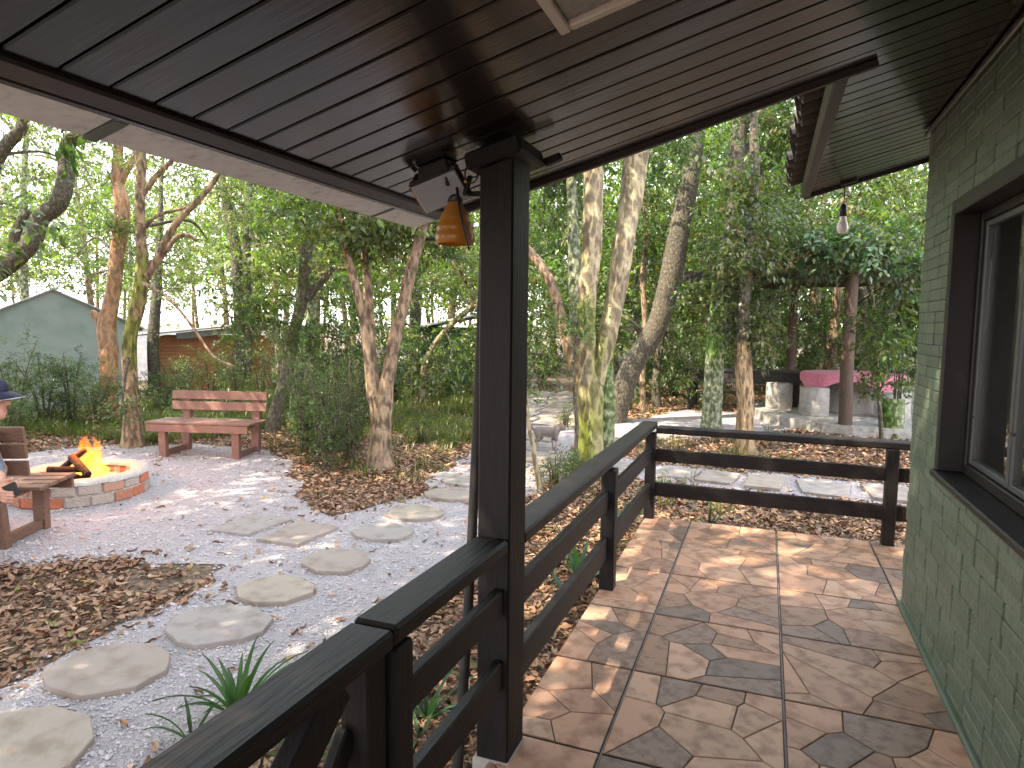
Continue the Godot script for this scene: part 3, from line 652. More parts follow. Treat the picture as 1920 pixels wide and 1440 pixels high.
		box("pane", Vector3(gx + 0.004, (yb + yt) / 2, (a + b) / 2), Vector3(0.004, yt - yb - 0.05, b - a - 0.054), M.glass, sash, 0.0)
		box("hinge", Vector3(gx - 0.016, yb + 0.2, a + 0.014), Vector3(0.008, 0.01, 0.03), M.black, sash, 0.001)
	# roof: each ceiling board its own piece
	var r := node("roof", h)
	var rb := roof_basis()
	var ca := cos(atan(SL))
	rng.seed = 9
	var z := 1.985
	while z < 6.1:
		var x0 := -0.785
		var x1 := 1.205
		var xm := (x0 + x1) / 2
		box("ceiling_board", Vector3(xm, roof_y(xm) + 0.008 + rng.randf_range(-0.0012, 0.0012), z + 0.052), Vector3((x1 - x0) / ca, 0.016, 0.096), [M.ceil, M.ceil2, M.ceil3][rng.randi() % 3], r, 0.0035, rb)
		z += 0.104
	z = -0.275
	while z < 1.93:
		var x0 := 0.70
		var x1 := 1.34 if z < 0.45 else 1.205
		var xm := (x0 + x1) / 2
		box("ceiling_board", Vector3(xm, roof_y(xm) + 0.008 + rng.randf_range(-0.001, 0.001), z + 0.052), Vector3((x1 - x0) / ca, 0.016, 0.096), [M.ceil, M.ceil2, M.ceil3][rng.randi() % 3], r, 0.0035, rb)
		z += 0.104
	# decks over the boards
	box("roof_deck", Vector3(0.2, roof_y(0.2) + 0.045, 4.05), Vector3(2.2 / ca, 0.05, 4.16), M.dark_trim, r, 0.004, rb)
	box("roof_deck", Vector3(1.05, roof_y(1.05) + 0.0455, 0.85), Vector3(0.72 / ca, 0.05, 2.26), M.dark_trim, r, 0.004, rb)
	box("roof_deck", Vector3(3.2, roof_y(1.3) + 0.12, 2.85), Vector3(3.9, 0.05, 6.4), M.dark_trim, r, 0.004)
	# trims: along the rake, the eave and the wall
	var off := Vector3(0, 0.01, 0)
	beam("rake_trim", Vector3(-0.83, roof_y(-0.83), 1.972) + off, Vector3(0.78, roof_y(0.78), 1.972) + off, 0.03, 0.06, M.dark_trim, r, 0.004)
	beam("rake_trim", Vector3(0.66, roof_y(0.66), -0.295) + off, Vector3(1.4, roof_y(1.4), -0.295) + off, 0.03, 0.06, M.dark_trim, r, 0.004)
	box("eave_trim", Vector3(-0.817, roof_y(-0.817) + 0.012, 4.06), Vector3(0.06, 0.05, 4.14), M.dark_trim, r, 0.006, rb)
	box("eave_trim", Vector3(0.672, roof_y(0.672) + 0.014, 0.84), Vector3(0.05, 0.06, 2.22), M.dark_trim, r, 0.006, rb)
	box("eave_bead", Vector3(-0.852, roof_y(-0.852) - 0.002, 4.06), Vector3(0.02, 0.022, 4.14), M.ceil2, r, 0.004, rb)
	beam("cornice", Vector3(1.192, 2.452, 0.57), Vector3(1.192, 2.452, 6.0), 0.026, 0.03, M.ceil2, r, 0.006)
	for s in [[1.98, 2.30], [2.315, 3.43], [3.47, 4.62], [4.64, 6.1]]:
		box("eave_board", Vector3(-0.916, roof_y(-0.916) + 0.0, (s[0] + s[1]) / 2), Vector3(0.105, 0.014, s[1] - s[0]), M.whiteboard, r, 0.003, rb)
	for s in [[2.3075, 0.012], [3.45, 0.034], [4.63, 0.016]]:
		box("joint_strip", Vector3(-0.918, roof_y(-0.918) - 0.001, s[0]), Vector3(0.115, 0.02, s[1]), M.joint, r, 0.003, rb)
	# clay tiles that overhang the upper eave
	var tile := begin()
	var seg := 8
	for k in seg:
		var a0 := PI * k / seg
		var a1 := PI * (k + 1) / seg
		var q := []
		for a in [a0, a1]:
			for xx in [-0.2, 0.2]:
				var rr := 0.072 + 0.012 * (1.0 if xx < 0 else 0.0)
				q.append(Vector3(xx, sin(a) * rr * 0.75, -cos(a) * rr))
				q.append(Vector3(xx, sin(a) * (rr - 0.012) * 0.75, -cos(a) * (rr - 0.012)))
		var o := Vector3(0, sin((a0 + a1) / 2), -cos((a0 + a1) / 2))
		quad(tile, q[0], q[2], q[6], q[4], o)
		quad(tile, q[1], q[3], q[7], q[5], -o)
		quad(tile, q[0], q[1], q[5], q[4], Vector3(-1, 0, 0))
		quad(tile, q[2], q[3], q[7], q[6], Vector3(1, 0, 0))
	var tm := tile.commit()
	z = -0.24
	var odd := 0
	while z < 1.95:
		var flip := odd % 2 == 0
		var xx := 0.755 + rng.randf_range(-0.012, 0.012)
		var b := rb * Basis(Vector3(1, 0, 0), PI if flip else 0.0)
		mi("clay_tile", tm, M.clay, r, Transform3D(b, Vector3(xx, roof_y(xx) + (0.145 if flip else 0.10), z)))
		z += 0.088
		odd += 1

func build_posts_and_rails() -> void:
	var p := thing("veranda_post", "tall square dark timber post with collar holding the veranda roof", "post")
	box("shaft", Vector3(-0.335, 1.02, 2.5), Vector3(0.115, 2.04, 0.155), M.post, p, 0.006)
	var col := node("collar", p)
	box("block", Vector3(-0.335, 2.005, 2.5), Vector3(0.19, 0.055, 0.235), M.post, col, 0.008, roof_basis())
	beam("pegs", Vector3(-0.25, 2.02, 2.36), Vector3(-0.19, 2.04, 2.36), 0.03, 0.025, M.post, col, 0.004)
	box("foot", Vector3(-0.335, -0.045, 2.5), Vector3(0.14, 0.1, 0.18), M.concrete2, p, 0.01)
	var pole := tube("leaning_pole", [[-0.47, -0.13, 2.57, 0.019], [-0.465, 0.4, 2.50, 0.018], [-0.462, 1.0, 2.44, 0.017], [-0.46, 1.72, 2.385, 0.015], [-0.455, 1.93, 2.37, 0.013]], M.black_matt, self, 0.1, 8)
	tag(pole, "thin dark round pole leaning outside the tall veranda post", "pole")
	var r := thing("veranda_railing", "dark brown timber railing with three rails round the veranda corner", "railing")
	var xc := -0.338
	# side run
	beam("cap_rail", Vector3(xc, 0.715, -0.60), Vector3(xc, 0.735, 2.42), 0.118, 0.05, M.rail, r, 0.008)
	beam("middle_rail", Vector3(-0.318, 0.505, -0.46), Vector3(-0.318, 0.525, 2.42), 0.036, 0.105, M.rail, r, 0.005)
	beam("lower_rail", Vector3(-0.318, 0.225, -0.46), Vector3(-0.318, 0.26, 2.42), 0.036, 0.125, M.rail, r, 0.005)
	# run along the end of the floor
	beam("cap_rail", Vector3(-0.275, 0.69, -0.545), Vector3(1.9, 0.69, -0.545), 0.118, 0.05, M.railx, r, 0.008)
	beam("middle_rail", Vector3(-0.28, 0.49, -0.548), Vector3(1.9, 0.48, -0.548), 0.036, 0.095, M.railx, r, 0.005)
	beam("lower_rail", Vector3(-0.28, 0.225, -0.548), Vector3(1.9, 0.215, -0.548), 0.036, 0.105, M.railx, r, 0.005)
	for q in [[-0.315, -0.522, 0.075, 0.075, 0.665], [-0.305, 0.955, 0.08, 0.085, 0.685], [1.308, -0.522, 0.075, 0.085, 0.665]]:
		box("rail_post", Vector3(q[0], q[4] / 2 - 0.02, q[1]), Vector3(q[2], q[4] + 0.04, q[3]), M.post, r, 0.006)
	# near run between the tall post and the gate
	beam("cap_rail", Vector3(xc, 0.755, 2.583), Vector3(xc, 0.768, 3.285), 0.12, 0.05, M.rail, r, 0.009)
	beam("middle_rail", Vector3(-0.312, 0.565, 2.58), Vector3(-0.312, 0.575, 3.20), 0.036, 0.09, M.rail, r, 0.005)
	beam("lower_rail", Vector3(-0.312, 0.315, 2.58), Vector3(-0.312, 0.32, 3.20), 0.036, 0.10, M.rail, r, 0.005)
	box("rail_post", Vector3(-0.325, 0.36, 3.236), Vector3(0.085, 0.74, 0.075), M.post, r, 0.006)
	var g := thing("veranda_gate", "low dark timber gate with diagonal brace beside the railing", "gate")
	beam("top_rail", Vector3(xc, 0.765, 3.292), Vector3(xc, 0.785, 4.42), 0.118, 0.048, M.rail, g, 0.008)
	box("stile", Vector3(-0.335, 0.385, 3.335), Vector3(0.075, 0.71, 0.075), M.post, g, 0.006)
	box("stile", Vector3(-0.335, 0.385, 4.37), Vector3(0.075, 0.71, 0.075), M.post, g, 0.006)
	beam("brace", Vector3(-0.32, 0.74, 3.46), Vector3(-0.32, 0.12, 4.28), 0.045, 0.09, M.post, g, 0.005)
	beam("brace", Vector3(-0.352, 0.58, 3.37), Vector3(-0.352, 0.30, 3.62), 0.03, 0.06, M.post, g, 0.005)
	beam("bottom_rail", Vector3(-0.335, 0.09, 3.38), Vector3(-0.335, 0.09, 4.33), 0.05, 0.09, M.rail, g, 0.005)

func build_fittings() -> void:
	# square lamp in the ceiling, not lit
	var l := thing("ceiling_light", "square unlit ceiling light with pale frame and grey diffuser", "light", Vector3(0.135, roof_y(0.135), 3.175))
	l.basis = roof_basis()
	for s in [-1, 1]:
		box("frame", Vector3(s * 0.120, -0.012, 0), Vector3(0.026, 0.03, 0.266), M.panel_frame, l, 0.004)
		box("frame", Vector3(0, -0.012, s * 0.120), Vector3(0.213, 0.028, 0.026), M.panel_frame, l, 0.004)
	box("diffuser", Vector3(0, -0.008, 0), Vector3(0.215, 0.01, 0.215), M.diffuser, l, 0.003)
	# floodlight beside the post
	var f := thing("floodlight", "black floodlight with grey face under the ceiling beside the post", "floodlight", Vector3(-0.56, 1.985, 2.5))
	box("mount", Vector3(0.0, -0.005, 0.03), Vector3(0.11, 0.04, 0.10), M.black, f, 0.006, roof_basis())
	var fy := Vector3(-0.30, 0.66, -0.68).normalized()      # away from the face
	var fx := Vector3(0.85, 0.30, -0.1)
	fx = (fx - fy * fx.dot(fy)).normalized()
	var ft := Basis(fx, fy, fx.cross(fy))
	box("housing", Vector3(0.0, -0.06, 0.02), Vector3(0.18, 0.03, 0.125), M.black, f, 0.012, ft)
	box("face", Vector3(0.0, -0.06, 0.02) + ft * Vector3(0, -0.019, 0.0), Vector3(0.16, 0.008, 0.105), M.grey_plastic, f, 0.003, ft)
	beam("bracket", Vector3(-0.075, -0.01, 0.04), Vector3(-0.09, -0.07, 0.06), 0.02, 0.012, M.black, f, 0.003)
	beam("bracket", Vector3(0.10, -0.02, 0.0), Vector3(0.09, -0.085, 0.02), 0.02, 0.012, M.black, f, 0.003)
	beam("arm", Vector3(0.09, -0.075, -0.02), Vector3(0.18, -0.08, -0.01), 0.02, 0.016, M.black, f, 0.003)
	for k in 3:
		beam("fin", Vector3(-0.05 + 0.05 * k, -0.02, -0.05), Vector3(-0.06 + 0.05 * k, -0.045, 0.06), 0.008, 0.03, M.black, f, 0.002)
	var loop := []
	for k in 15:
		var a := TAU * k / 12.0
		loop.append([0.115 + 0.028 * cos(a), 0.0 + 0.032 * sin(a) - 0.002 * k, -0.01 + 0.004 * k, 0.0028])
	tube("cable", loop, M.black_matt, f, 0.02, 6)
	box("connector", Vector3(0.085, -0.04, 0.01), Vector3(0.028, 0.01, 0.012), M.yellow, f, 0.003)
	# amber bell
	var b := thing("bell_lampshade", "amber ribbed bell shaped lampshade hanging below the floodlight", "lampshade", Vector3(-0.52, 1.745, 2.49))
	mi("shade", lathe([[0.060, 0.0], [0.064, 0.004], [0.066, 0.016], [0.066, 0.034], [0.061, 0.042], [0.063, 0.05], [0.060, 0.066], [0.050, 0.078], [0.051, 0.084], [0.046, 0.1], [0.034, 0.115], [0.027, 0.13], [0.024, 0.14]], 36), M.amber, b)
	mi("cap", lathe([[0.025, 0.138], [0.027, 0.14], [0.026, 0.165], [0.016, 0.175], [0.0, 0.176]], 20), M.black, b)
	tube("rod", [[0.02, 0.19, 0.03, 0.005], [0.045, 0.1, 0.055, 0.0045], [0.085, -0.03, 0.07, 0.0035]], M.black, b, 0.05, 6)
	tube("perch", [[-0.06, 0.02, 0.0, 0.004], [-0.11, 0.018, 0.0, 0.004]], M.black, b, 0.03, 6)
	# bulb on a cord below the upper eave
	var u := thing("hanging_bulb", "white light bulb hanging on a short black cord from the upper eave", "bulb", Vector3(0.90, roof_y(0.90), -0.24))
	tube("cord", [[0, 0, 0, 0.004], [0.002, -0.07, 0, 0.004], [0, -0.13, 0, 0.004]], M.black, u, 0.03, 6)
	mi("socket", lathe([[0.0, -0.21], [0.021, -0.208], [0.021, -0.15], [0.014, -0.135], [0.006, -0.128], [0.0, -0.127]], 18), M.black, u)
	mi("glass_bulb", lathe([[0.0, -0.322], [0.014, -0.32], [0.028, -0.31], [0.034, -0.292], [0.034, -0.275], [0.028, -0.252], [0.02, -0.235], [0.019, -0.212]], 22), M.bulb, u)
	var bar := box("eave_strip", Vector3(0.92, roof_y(0.92) - 0.012, -0.2), Vector3(0.1, 0.018, 0.03), M.black, self, 0.003, roof_basis())
	tag(bar, "short black bar fixed under the upper eave above the hanging bulb", "bar")

# ---------------------------------------------------------------- ground
var gravel_polys := []
var platform_poly := PackedVector2Array()

func pv(a: Array) -> PackedVector2Array:
	var o := PackedVector2Array()
	for q in a: o.append(Vector2(q[0], q[1]))
	return o

func wobbly(poly: PackedVector2Array, step: float, amp: float) -> PackedVector2Array:
	var o := PackedVector2Array()
	for k in poly.size():
		var a := poly[k]
		var b := poly[(k + 1) % poly.size()]
		var n: int = max(1, int(a.distance_to(b) / step))
		for t in n:
			var q := a.lerp(b, float(t) / n)
			o.append(q + Vector2(noise.get_noise_2d(q.x * 60, q.y * 60), noise.get_noise_2d(q.x * 60 + 99, q.y * 60)) * amp + Vector2(noise.get_noise_2d(q.x * 400, q.y * 400 + 50), noise.get_noise_2d(q.x * 400 + 99, q.y * 400)) * amp * 0.35)
	return o

func on_gravel(q: Vector2) -> bool:
	for g in gravel_polys:
		if Geometry2D.is_point_in_polygon(q, g): return true
	return false

func sheet(poly: PackedVector2Array, y: float) -> ArrayMesh:
	var st := begin()
	var idx := Geometry2D.triangulate_polygon(poly)
	for k in range(0, idx.size(), 3):
		var a := poly[idx[k]]
		var b := poly[idx[k + 1]]
		var c := poly[idx[k + 2]]
		tri(st, Vector3(a.x, y, a.y), Vector3(b.x, y, b.y), Vector3(c.x, y, c.y), Vector3.UP)
	return st.commit()

func build_ground() -> void:
	var st := begin()
	quad(st, Vector3(-260, G, -260), Vector3(260, G, -260), Vector3(260, G, 260), Vector3(-260, G, 260), Vector3.UP)
	struct("ground", st.commit(), M.earth, "brown forest soil under the trees")
	gravel_polys = [
		wobbly(pv([[-1.25, 5.4], [-1.3, 2.5], [-1.22, 1.2], [-1.3, 0.2], [-1.45, -0.8], [-1.6, -1.7], [-1.5, -2.1], [-0.5, -2.15], [1, -2.12], [4.2, -2.2], [4.2, -3.0], [1.2, -3.08], [0, -3.05], [-0.7, -3.15], [-1.5, -3.35], [-1.75, -3.7], [-1.95, -4.6], [-3.0, -8.0], [-3.3, -10.0], [-4.6, -9.8], [-4.2, -8.0], [-3.2, -5.2], [-2.95, -3.4], [-2.75, -1.7], [-2.5, -0.8], [-2.75, 0.05], [-3.45, -0.25], [-3.95, -0.9], [-4.6, -1.5], [-5.2, -1.95], [-6.3, -1.95], [-7.2, -1.45], [-7.8, -0.6], [-8.2, 0.6], [-8.2, 3.4], [-5.2, 2.9], [-4.2, 1.95], [-3.48, 1.5], [-2.75, 1.3], [-2.62, 1.9], [-2.62, 2.5], [-2.55, 3.0], [-3.2, 5.4]]), 0.12, 0.16),
		wobbly(pv([[-1.9, -3.9], [-0.9, -4.75], [-0.25, -5.25], [0.5, -6.0], [1.0, -6.6], [0.9, -8.6], [-0.9, -8.4], [-1.6, -6.5], [-2.3, -5.0]]), 0.12, 0.14)]
	for k in 2:
		var o := struct("gravel", sheet(gravel_polys[k], G + 0.006 + 0.003 * k), M.gravel, ["pale gravel court and path beside the veranda", "pale gravel patch in front of the concrete platform"][k])
	# pebbles
	var peb := begin()
	var ico := [Vector3(1, 0, 0), Vector3(-1, 0, 0), Vector3(0, 0.6, 0), Vector3(0, -0.6, 0), Vector3(0, 0, 1), Vector3(0, 0, -1)]
	for f in [[0, 2, 4], [0, 2, 5], [1, 2, 4], [1, 2, 5], [0, 3, 4], [0, 3, 5], [1, 3, 4], [1, 3, 5]]:
		var ct: Vector3 = ico[f[0]] + ico[f[1]] + ico[f[2]]
		tri(peb, ico[f[0]], ico[f[1]], ico[f[2]], ct)
	rng.seed = 5
	var xf := []
	var cl := []
	var tries := 0
	while xf.size() < 34000 and tries < 260000:
		tries += 1
		var q := Vector2(rng.randf_range(-8.0, 2.4), rng.randf_range(-4.2, 4.4))
		var d := q.distance_to(Vector2(0.48, 4.55))
		if rng.randf() > clampf(3.0 / d, 0.12, 1.0): continue
		if not on_gravel(q + Vector2(rng.randf_range(-0.12, 0.12), rng.randf_range(-0.12, 0.12))): continue
		var s := (rng.randf_range(0.003, 0.0085) if rng.randf() < 0.96 else rng.randf_range(0.009, 0.016)) * (1.0 + 0.05 * d)
		var b := Basis.from_euler(Vector3(rng.randf_range(-0.5, 0.5), rng.randf() * TAU, rng.randf_range(-0.5, 0.5))).scaled(Vector3(s * rng.randf_range(0.8, 1.4), s, s))
		xf.append(Transform3D(b, Vector3(q.x, G + 0.008 + s * 0.2, q.y)))
		var t := rng.randf_range(0.42, 0.62)
		cl.append(Color(t, t * rng.randf_range(0.88, 0.96), t * rng.randf_range(0.88, 1.0)))
	var pb := scatter("gravel_pebbles", peb.commit(), M.pebble, xf, cl, self)
	tag(pb, "small grey and pinkish gravel stones strewn over the court", "gravel", "", "stuff")

func scatter(called: String, mesh: Mesh, m: Material, xf: Array, cl: Array, parent: Node) -> MultiMeshInstance3D:
	var mm := MultiMesh.new()
	mm.transform_format = MultiMesh.TRANSFORM_3D
	mm.use_colors = true
	mm.mesh = mesh
	mm.instance_count = xf.size()
	for k in xf.size():
		mm.set_instance_transform(k, xf[k])
		mm.set_instance_color(k, cl[k])
	var o := MultiMeshInstance3D.new()
	o.name = numbered(called) if parent == self else called
	o.multimesh = mm
	o.material_override = m
	parent.add_child(o, true)
	return o

const ORD := ["first", "second", "third", "fourth", "fifth", "sixth", "seventh", "eighth", "ninth"]

func build_stones() -> void:
	# rounded stepping stones along the path
	rng.seed = 21
	var rows := [[-2.05, 3.05, 0.30, 0.26], [-2.24, 2.5, 0.27, 0.235], [-2.13, 1.98, 0.27, 0.225], [-2.16, 1.5, 0.24, 0.20], [-2.12, 0.96, 0.24, 0.21], [-2.16, 0.32, 0.235, 0.20], [-2.2, -0.22, 0.235, 0.21], [-2.18, -0.86, 0.28, 0.2], [-2.28, -1.42, 0.27, 0.2]]
	for i in rows.size():
		var a: Array = rows[i]
		var poly := PackedVector2Array()
		var n := 9 + rng.randi() % 3
		for k in n:
			var t := TAU * (k + rng.randf_range(-0.22, 0.22)) / n
			var rr := rng.randf_range(0.93, 1.05)
			poly.append(Vector2(cos(t) * a[2] * rr, sin(t) * a[3] * rr))
		var o := mi("stepping_stone", extrude(wobbly(poly, 0.07, 0.02), 0.0, 0.036, 0.004, 0.003), M.slab[i % 3], self, Transform3D(Basis(Vector3.UP, rng.randf_range(-0.2, 0.2)), Vector3(a[0], G, a[1])))
		tag(o, "rounded beige stepping stone, %s along the gravel path from the gate" % ORD[i], "stepping stone", "rounded stepping stones of the gravel path")
	# sawn slabs
	var rects := [[[-3.39, 0.79], [-3.41, 0.31], [-3.02, 0.31], [-3.05, 0.76]], [[-2.91, 0.83], [-2.93, 0.34], [-2.54, 0.36], [-2.56, 0.81]]]
	for k in 2:
		slab(rects[k], 0.03, "flat rectangular stone slab, %s of the pair beside the rounded stones" % ["farther from the path", "nearer to the path"][k], "two rectangular slabs leading to the fire pit", k)
	var beyond := [[[-0.55, -2.9], [-0.12, -2.88], [-0.2, -2.42], [-0.62, -2.45]], [[-0.08, -2.88], [0.28, -2.85], [0.2, -2.33], [-0.16, -2.37]], [[0.36, -2.82], [0.72, -2.86], [0.66, -2.26], [0.33, -2.28]], [[0.82, -2.82], [1.33, -2.83], [1.24, -2.2], [0.86, -2.27]], [[1.42, -2.83], [1.95, -2.85], [1.95, -2.26], [1.46, -2.28]], [[2.05, -2.85], [2.55, -2.83], [2.5, -2.25], [2.1, -2.24]], [[-1.1, -2.95], [-0.66, -2.93], [-0.75, -2.45], [-1.05, -2.4]]]
	for k in beyond.size():
		slab(beyond[k], 0.035, "grey square paving slab beyond the end railing, %s counted from its corner post" % ORD[[1, 2, 3, 4, 5, 6, 0][k]], "grey slabs in a row beyond the end railing", k)
	var walk := [[[-2.55, -2.45], [-1.95, -2.35], [-1.98, -1.92], [-2.5, -1.9]], [[-1.9, -2.4], [-1.5, -2.38], [-1.55, -1.98], [-1.88, -2.0]], [[-2.5, -3.1], [-1.75, -3.0], [-1.8, -2.55], [-2.45, -2.6]], [[-2.65, -3.75], [-2.0, -3.7], [-2.0, -3.25], [-2.6, -3.25]], [[-2.9, -4.5], [-2.25, -4.4], [-2.2, -3.9], [-2.75, -3.95]], [[-1.8, -4.35], [-1.2, -4.7], [-1.0, -4.2], [-1.55, -3.85]], [[-1.1, -5.05], [-0.55, -5.4], [-0.3, -4.95], [-0.85, -4.7]]]
	for k in walk.size():
		slab(walk[k], 0.03, "grey paving slab in the walk past the pale many-stemmed tree", "grey slabs of the walk into the woods", k)
	rng.seed = 31
	var n := 0
	for row in 7:
		var z := -5.3 - row * 0.72
		var xc := -2.75 - (row) * 0.17
		for c in 3:
			var x0 := xc + (c - 1.5) * 0.52
			var q := []
			for e in [[0.03, 0.03], [0.49, 0.03], [0.49, 0.66], [0.03, 0.66]]:
				q.append([x0 + e[0] + rng.randf_range(-0.03, 0.03), z - e[1] + rng.randf_range(-0.04, 0.04)])
			slab(q, 0.03, "uneven flagstone of the far paved walk under the trees", "flagstones of the far paved walk", n)
			n += 1

func slab(q: Array, top: float, label: String, group: String, k: int) -> void:
	var poly := pv(q)
	var c := Vector2.ZERO
	for e in poly: c += e / poly.size()
	var loc := PackedVector2Array()
	for e in (poly if group.begins_with("two") else wobbly(poly, 0.14, 0.02)): loc.append(e - c)
	var o := mi("paving_slab", extrude(loc, 0.0, top + 0.004 * (k % 3), 0.004, 0.003), M.slab[(k * 2 + 2) % 3], self, Transform3D(Basis.IDENTITY, Vector3(c.x, G, c.y)))
	tag(o, label, "paving slab", group)

# ---------------------------------------------------------------- fire pit
func flame_mesh(h: float, r: float, seed_: int) -> ArrayMesh:
	var st := begin()
	var n := FastNoiseLite.new()
	n.seed = seed_
	n.frequency = 1.0
	var rings := 16
	var sides := 12
	var P := []
	for i in rings + 1:
		var t := float(i) / rings
		var rr := r * (0.55 + 1.1 * t) * pow(1.0 - t, 0.75) + 0.002
		var sway := Vector3(n.get_noise_2d(t * 1.6, 3.0), 0, n.get_noise_2d(t * 1.6, 9.0)) * h * 0.42 * t
		var ring := []
		for j in sides:
			var a := TAU * j / sides
			var k := 1.0 + 0.7 * n.get_noise_3d(cos(a) * 0.8, t * 3.0, sin(a) * 0.8)
			ring.append(Vector3(cos(a) * rr * k, t * h, sin(a) * rr * k) + sway)
		P.append(ring)
	for i in rings:
		for j in sides:
			var j2 := (j + 1) % sides
			for e in [[i, j], [i + 1, j], [i + 1, j2], [i, j], [i + 1, j2], [i, j2]]:
				st.set_uv(Vector2(float(e[1]) / sides, 1.0 - float(e[0]) / rings))
				st.add_vertex(P[e[0]][e[1]])
	st.generate_normals()
	return st.commit()

func build_fire_pit() -> void:
	var c := Vector3(-5.33, G, 0.37)
	var f := thing("fire_pit", "round low fire pit of red bricks with a pale mortar rim", "fire pit", c)
	var R := 0.54
	var ring := node("brick_ring", f)
	rng.seed = 88
	for course in 2:
		var n := 18
		for k in n:
			var a := TAU * (k + (0.5 if course == 1 else 0.0)) / n
			var b := box("brick", Vector3(cos(a) * (R - 0.065), 0.050 + course * 0.100 + 0.002, sin(a) * (R - 0.065)), Vector3(0.13, 0.088, 0.172), M.fire_brick[[0, 2, 1, 0, 3, 2][rng.randi() % 6]], ring, 0.009)
			b.rotation.y = -a
			b.position += Vector3(cos(a), 0, sin(a)) * rng.randf_range(-0.006, 0.008)
	mi("mortar_core", lathe([[R - 0.012, 0.0], [R - 0.010, 0.205], [R - 0.12, 0.205], [R - 0.122, 0.0]], 44), M.mortar, f)
	# rim, troweled and uneven
	var rim := acc()
	var prof := []
	for k in 9:
		prof.append(Vector2(cos(PI * k / 8.0), sin(PI * k / 8.0)))
	var ns := 60
	for k in ns:
		var a := TAU * k / ns
		for q in prof.size():
			var v: Vector2 = prof[q]
			var rr := R - 0.068 + v.x * (0.082 + 0.012 * noise.get_noise_2d(cos(a) * 160 + q * 9, sin(a) * 160))
			var yy := 0.192 + v.y * 0.044 + 0.012 * noise.get_noise_2d(cos(a) * 220, sin(a) * 220 + q * 14)
			rim.v.append(Vector3(cos(a) * rr, yy, sin(a) * rr))
			rim.n.append(Vector3(cos(a) * v.x, v.y, sin(a) * v.x))
			rim.c.append(Color.WHITE)
	for k in ns:
		for q in prof.size() - 1:
			var a := k * prof.size() + q
			var b := ((k + 1) % ns) * prof.size() + q
			rim.i.append_array([a, a + 1, b, b, a + 1, b + 1])
	mi("rim", acc_mesh(rim, true), M.mortar, f)
	mi("ash_bed", lathe([[0.0, 0.06], [0.25, 0.055], [0.45, 0.035], [R - 0.12, 0.02]], 30), M.ember, f)
	# burning wood
	var logs := [[[-0.24, 0.17, 0.16], [0.10, 0.40, 0.02], 0.028], [[-0.02, 0.36, 0.08], [0.33, 0.22, 0.16], 0.036], [[-0.16, 0.26, 0.24], [0.16, 0.24, 0.10], 0.03], [[-0.25, 0.09, -0.15], [0.15, 0.17, 0.05], 0.04], [[-0.1, 0.10, 0.2], [-0.25, 0.13, -0.2], 0.03], [[0.0, 0.12, 0.22], [-0.36, 0.13, 0.1], 0.03], [[0.25, 0.1, -0.18], [-0.02, 0.17, 0.12], 0.033]]
	for q in logs:
		var a: Array = q[0]
		var b: Array = q[1]
		var o := tube("firewood", [[a[0] * 0.85, a[1], a[2] * 0.85, q[2]], [(a[0] + b[0]) * 0.425, (a[1] + b[1]) / 2 + 0.008, (a[2] + b[2]) * 0.425, q[2] * 1.06], [b[0] * 0.85, b[1] + 0.02, b[2] * 0.85, q[2] * 0.92]], M.log, self, 0.05, 9, 0.12, 9.0)
		o.position = c
		tag(o, "charred stick of firewood burning in the round fire pit", "firewood", "sticks burning in the fire pit")
	# flames
	var em := StandardMaterial3D.new()
	var gt := GradientTexture2D.new()
	gt.gradient = ramp([[0.0, Color(1.0, 0.86, 0.5)], [0.3, Color(1.0, 0.74, 0.25)], [0.65, Color(1.0, 0.50, 0.10)], [1.0, Color(0.9, 0.32, 0.06)]])
	gt.fill_from = Vector2(0.5, 1.0)
	gt.fill_to = Vector2(0.5, 0.0)
	gt.width = 16
	gt.height = 128
	var ga := GradientTexture2D.new()
	ga.gradient = ramp([[0.0, Color(0, 0, 0, 0.42)], [0.4, Color(0, 0, 0, 0.4)], [0.8, Color(0, 0, 0, 0.22)], [1.0, Color(0, 0, 0, 0.03)]])
	ga.fill_from = Vector2(0.5, 1.0)
	ga.fill_to = Vector2(0.5, 0.0)
	ga.width = 16
	ga.height = 128
	em.albedo_color = Color.WHITE
	em.albedo_texture = ga
	em.transparency = BaseMaterial3D.TRANSPARENCY_ALPHA
	em.emission_enabled = true
	em.emission_texture = gt
	em.emission_operator = BaseMaterial3D.EMISSION_OP_MULTIPLY
	em.emission = Color.WHITE
	em.emission_energy_multiplier = 0.7
	em.roughness = 1.0
	var fire := thing("camp_fire", "orange and yellow flames rising from the round fire pit", "fire", c)
	for q in [[-0.03, 0.12, -0.04, 0.44, 0.062, 1], [0.06, 0.14, -0.09, 0.50, 0.07, 2], [0.14, 0.13, -0.05, 0.40, 0.06, 3], [-0.10, 0.12, -0.02, 0.33, 0.055, 4], [-0.26, 0.08, 0.14, 0.17, 0.05, 5], [-0.33, 0.07, 0.2, 0.12, 0.045, 6], [0.03, 0.12, 0.02, 0.36, 0.06, 7], [0.22, 0.1, 0.0, 0.22, 0.05, 8], [-0.14, 0.07, 0.24, 0.13, 0.045, 9], [0.1, 0.07, 0.22, 0.10, 0.045, 10], [0.10, 0.2, -0.13, 0.40, 0.05, 11], [-0.2, 0.1, 0.04, 0.24, 0.05, 12], [0.19, 0.12, -0.12, 0.34, 0.05, 13], [-0.06, 0.1, 0.12, 0.2, 0.05, 14], [-0.02, 0.15, -0.12, 0.42, 0.05, 15], [-0.38, 0.07, 0.1, 0.14, 0.045, 16]]:
		mi("flame", flame_mesh(q[3] * 0.82, q[4], q[5]), em, fire, Transform3D(Basis(Vector3.UP, q[5]), Vector3(q[0] * 0.8, q[1], q[2] * 0.8)))
	var lamp := OmniLight3D.new()
	lamp.name = "fire_glow"
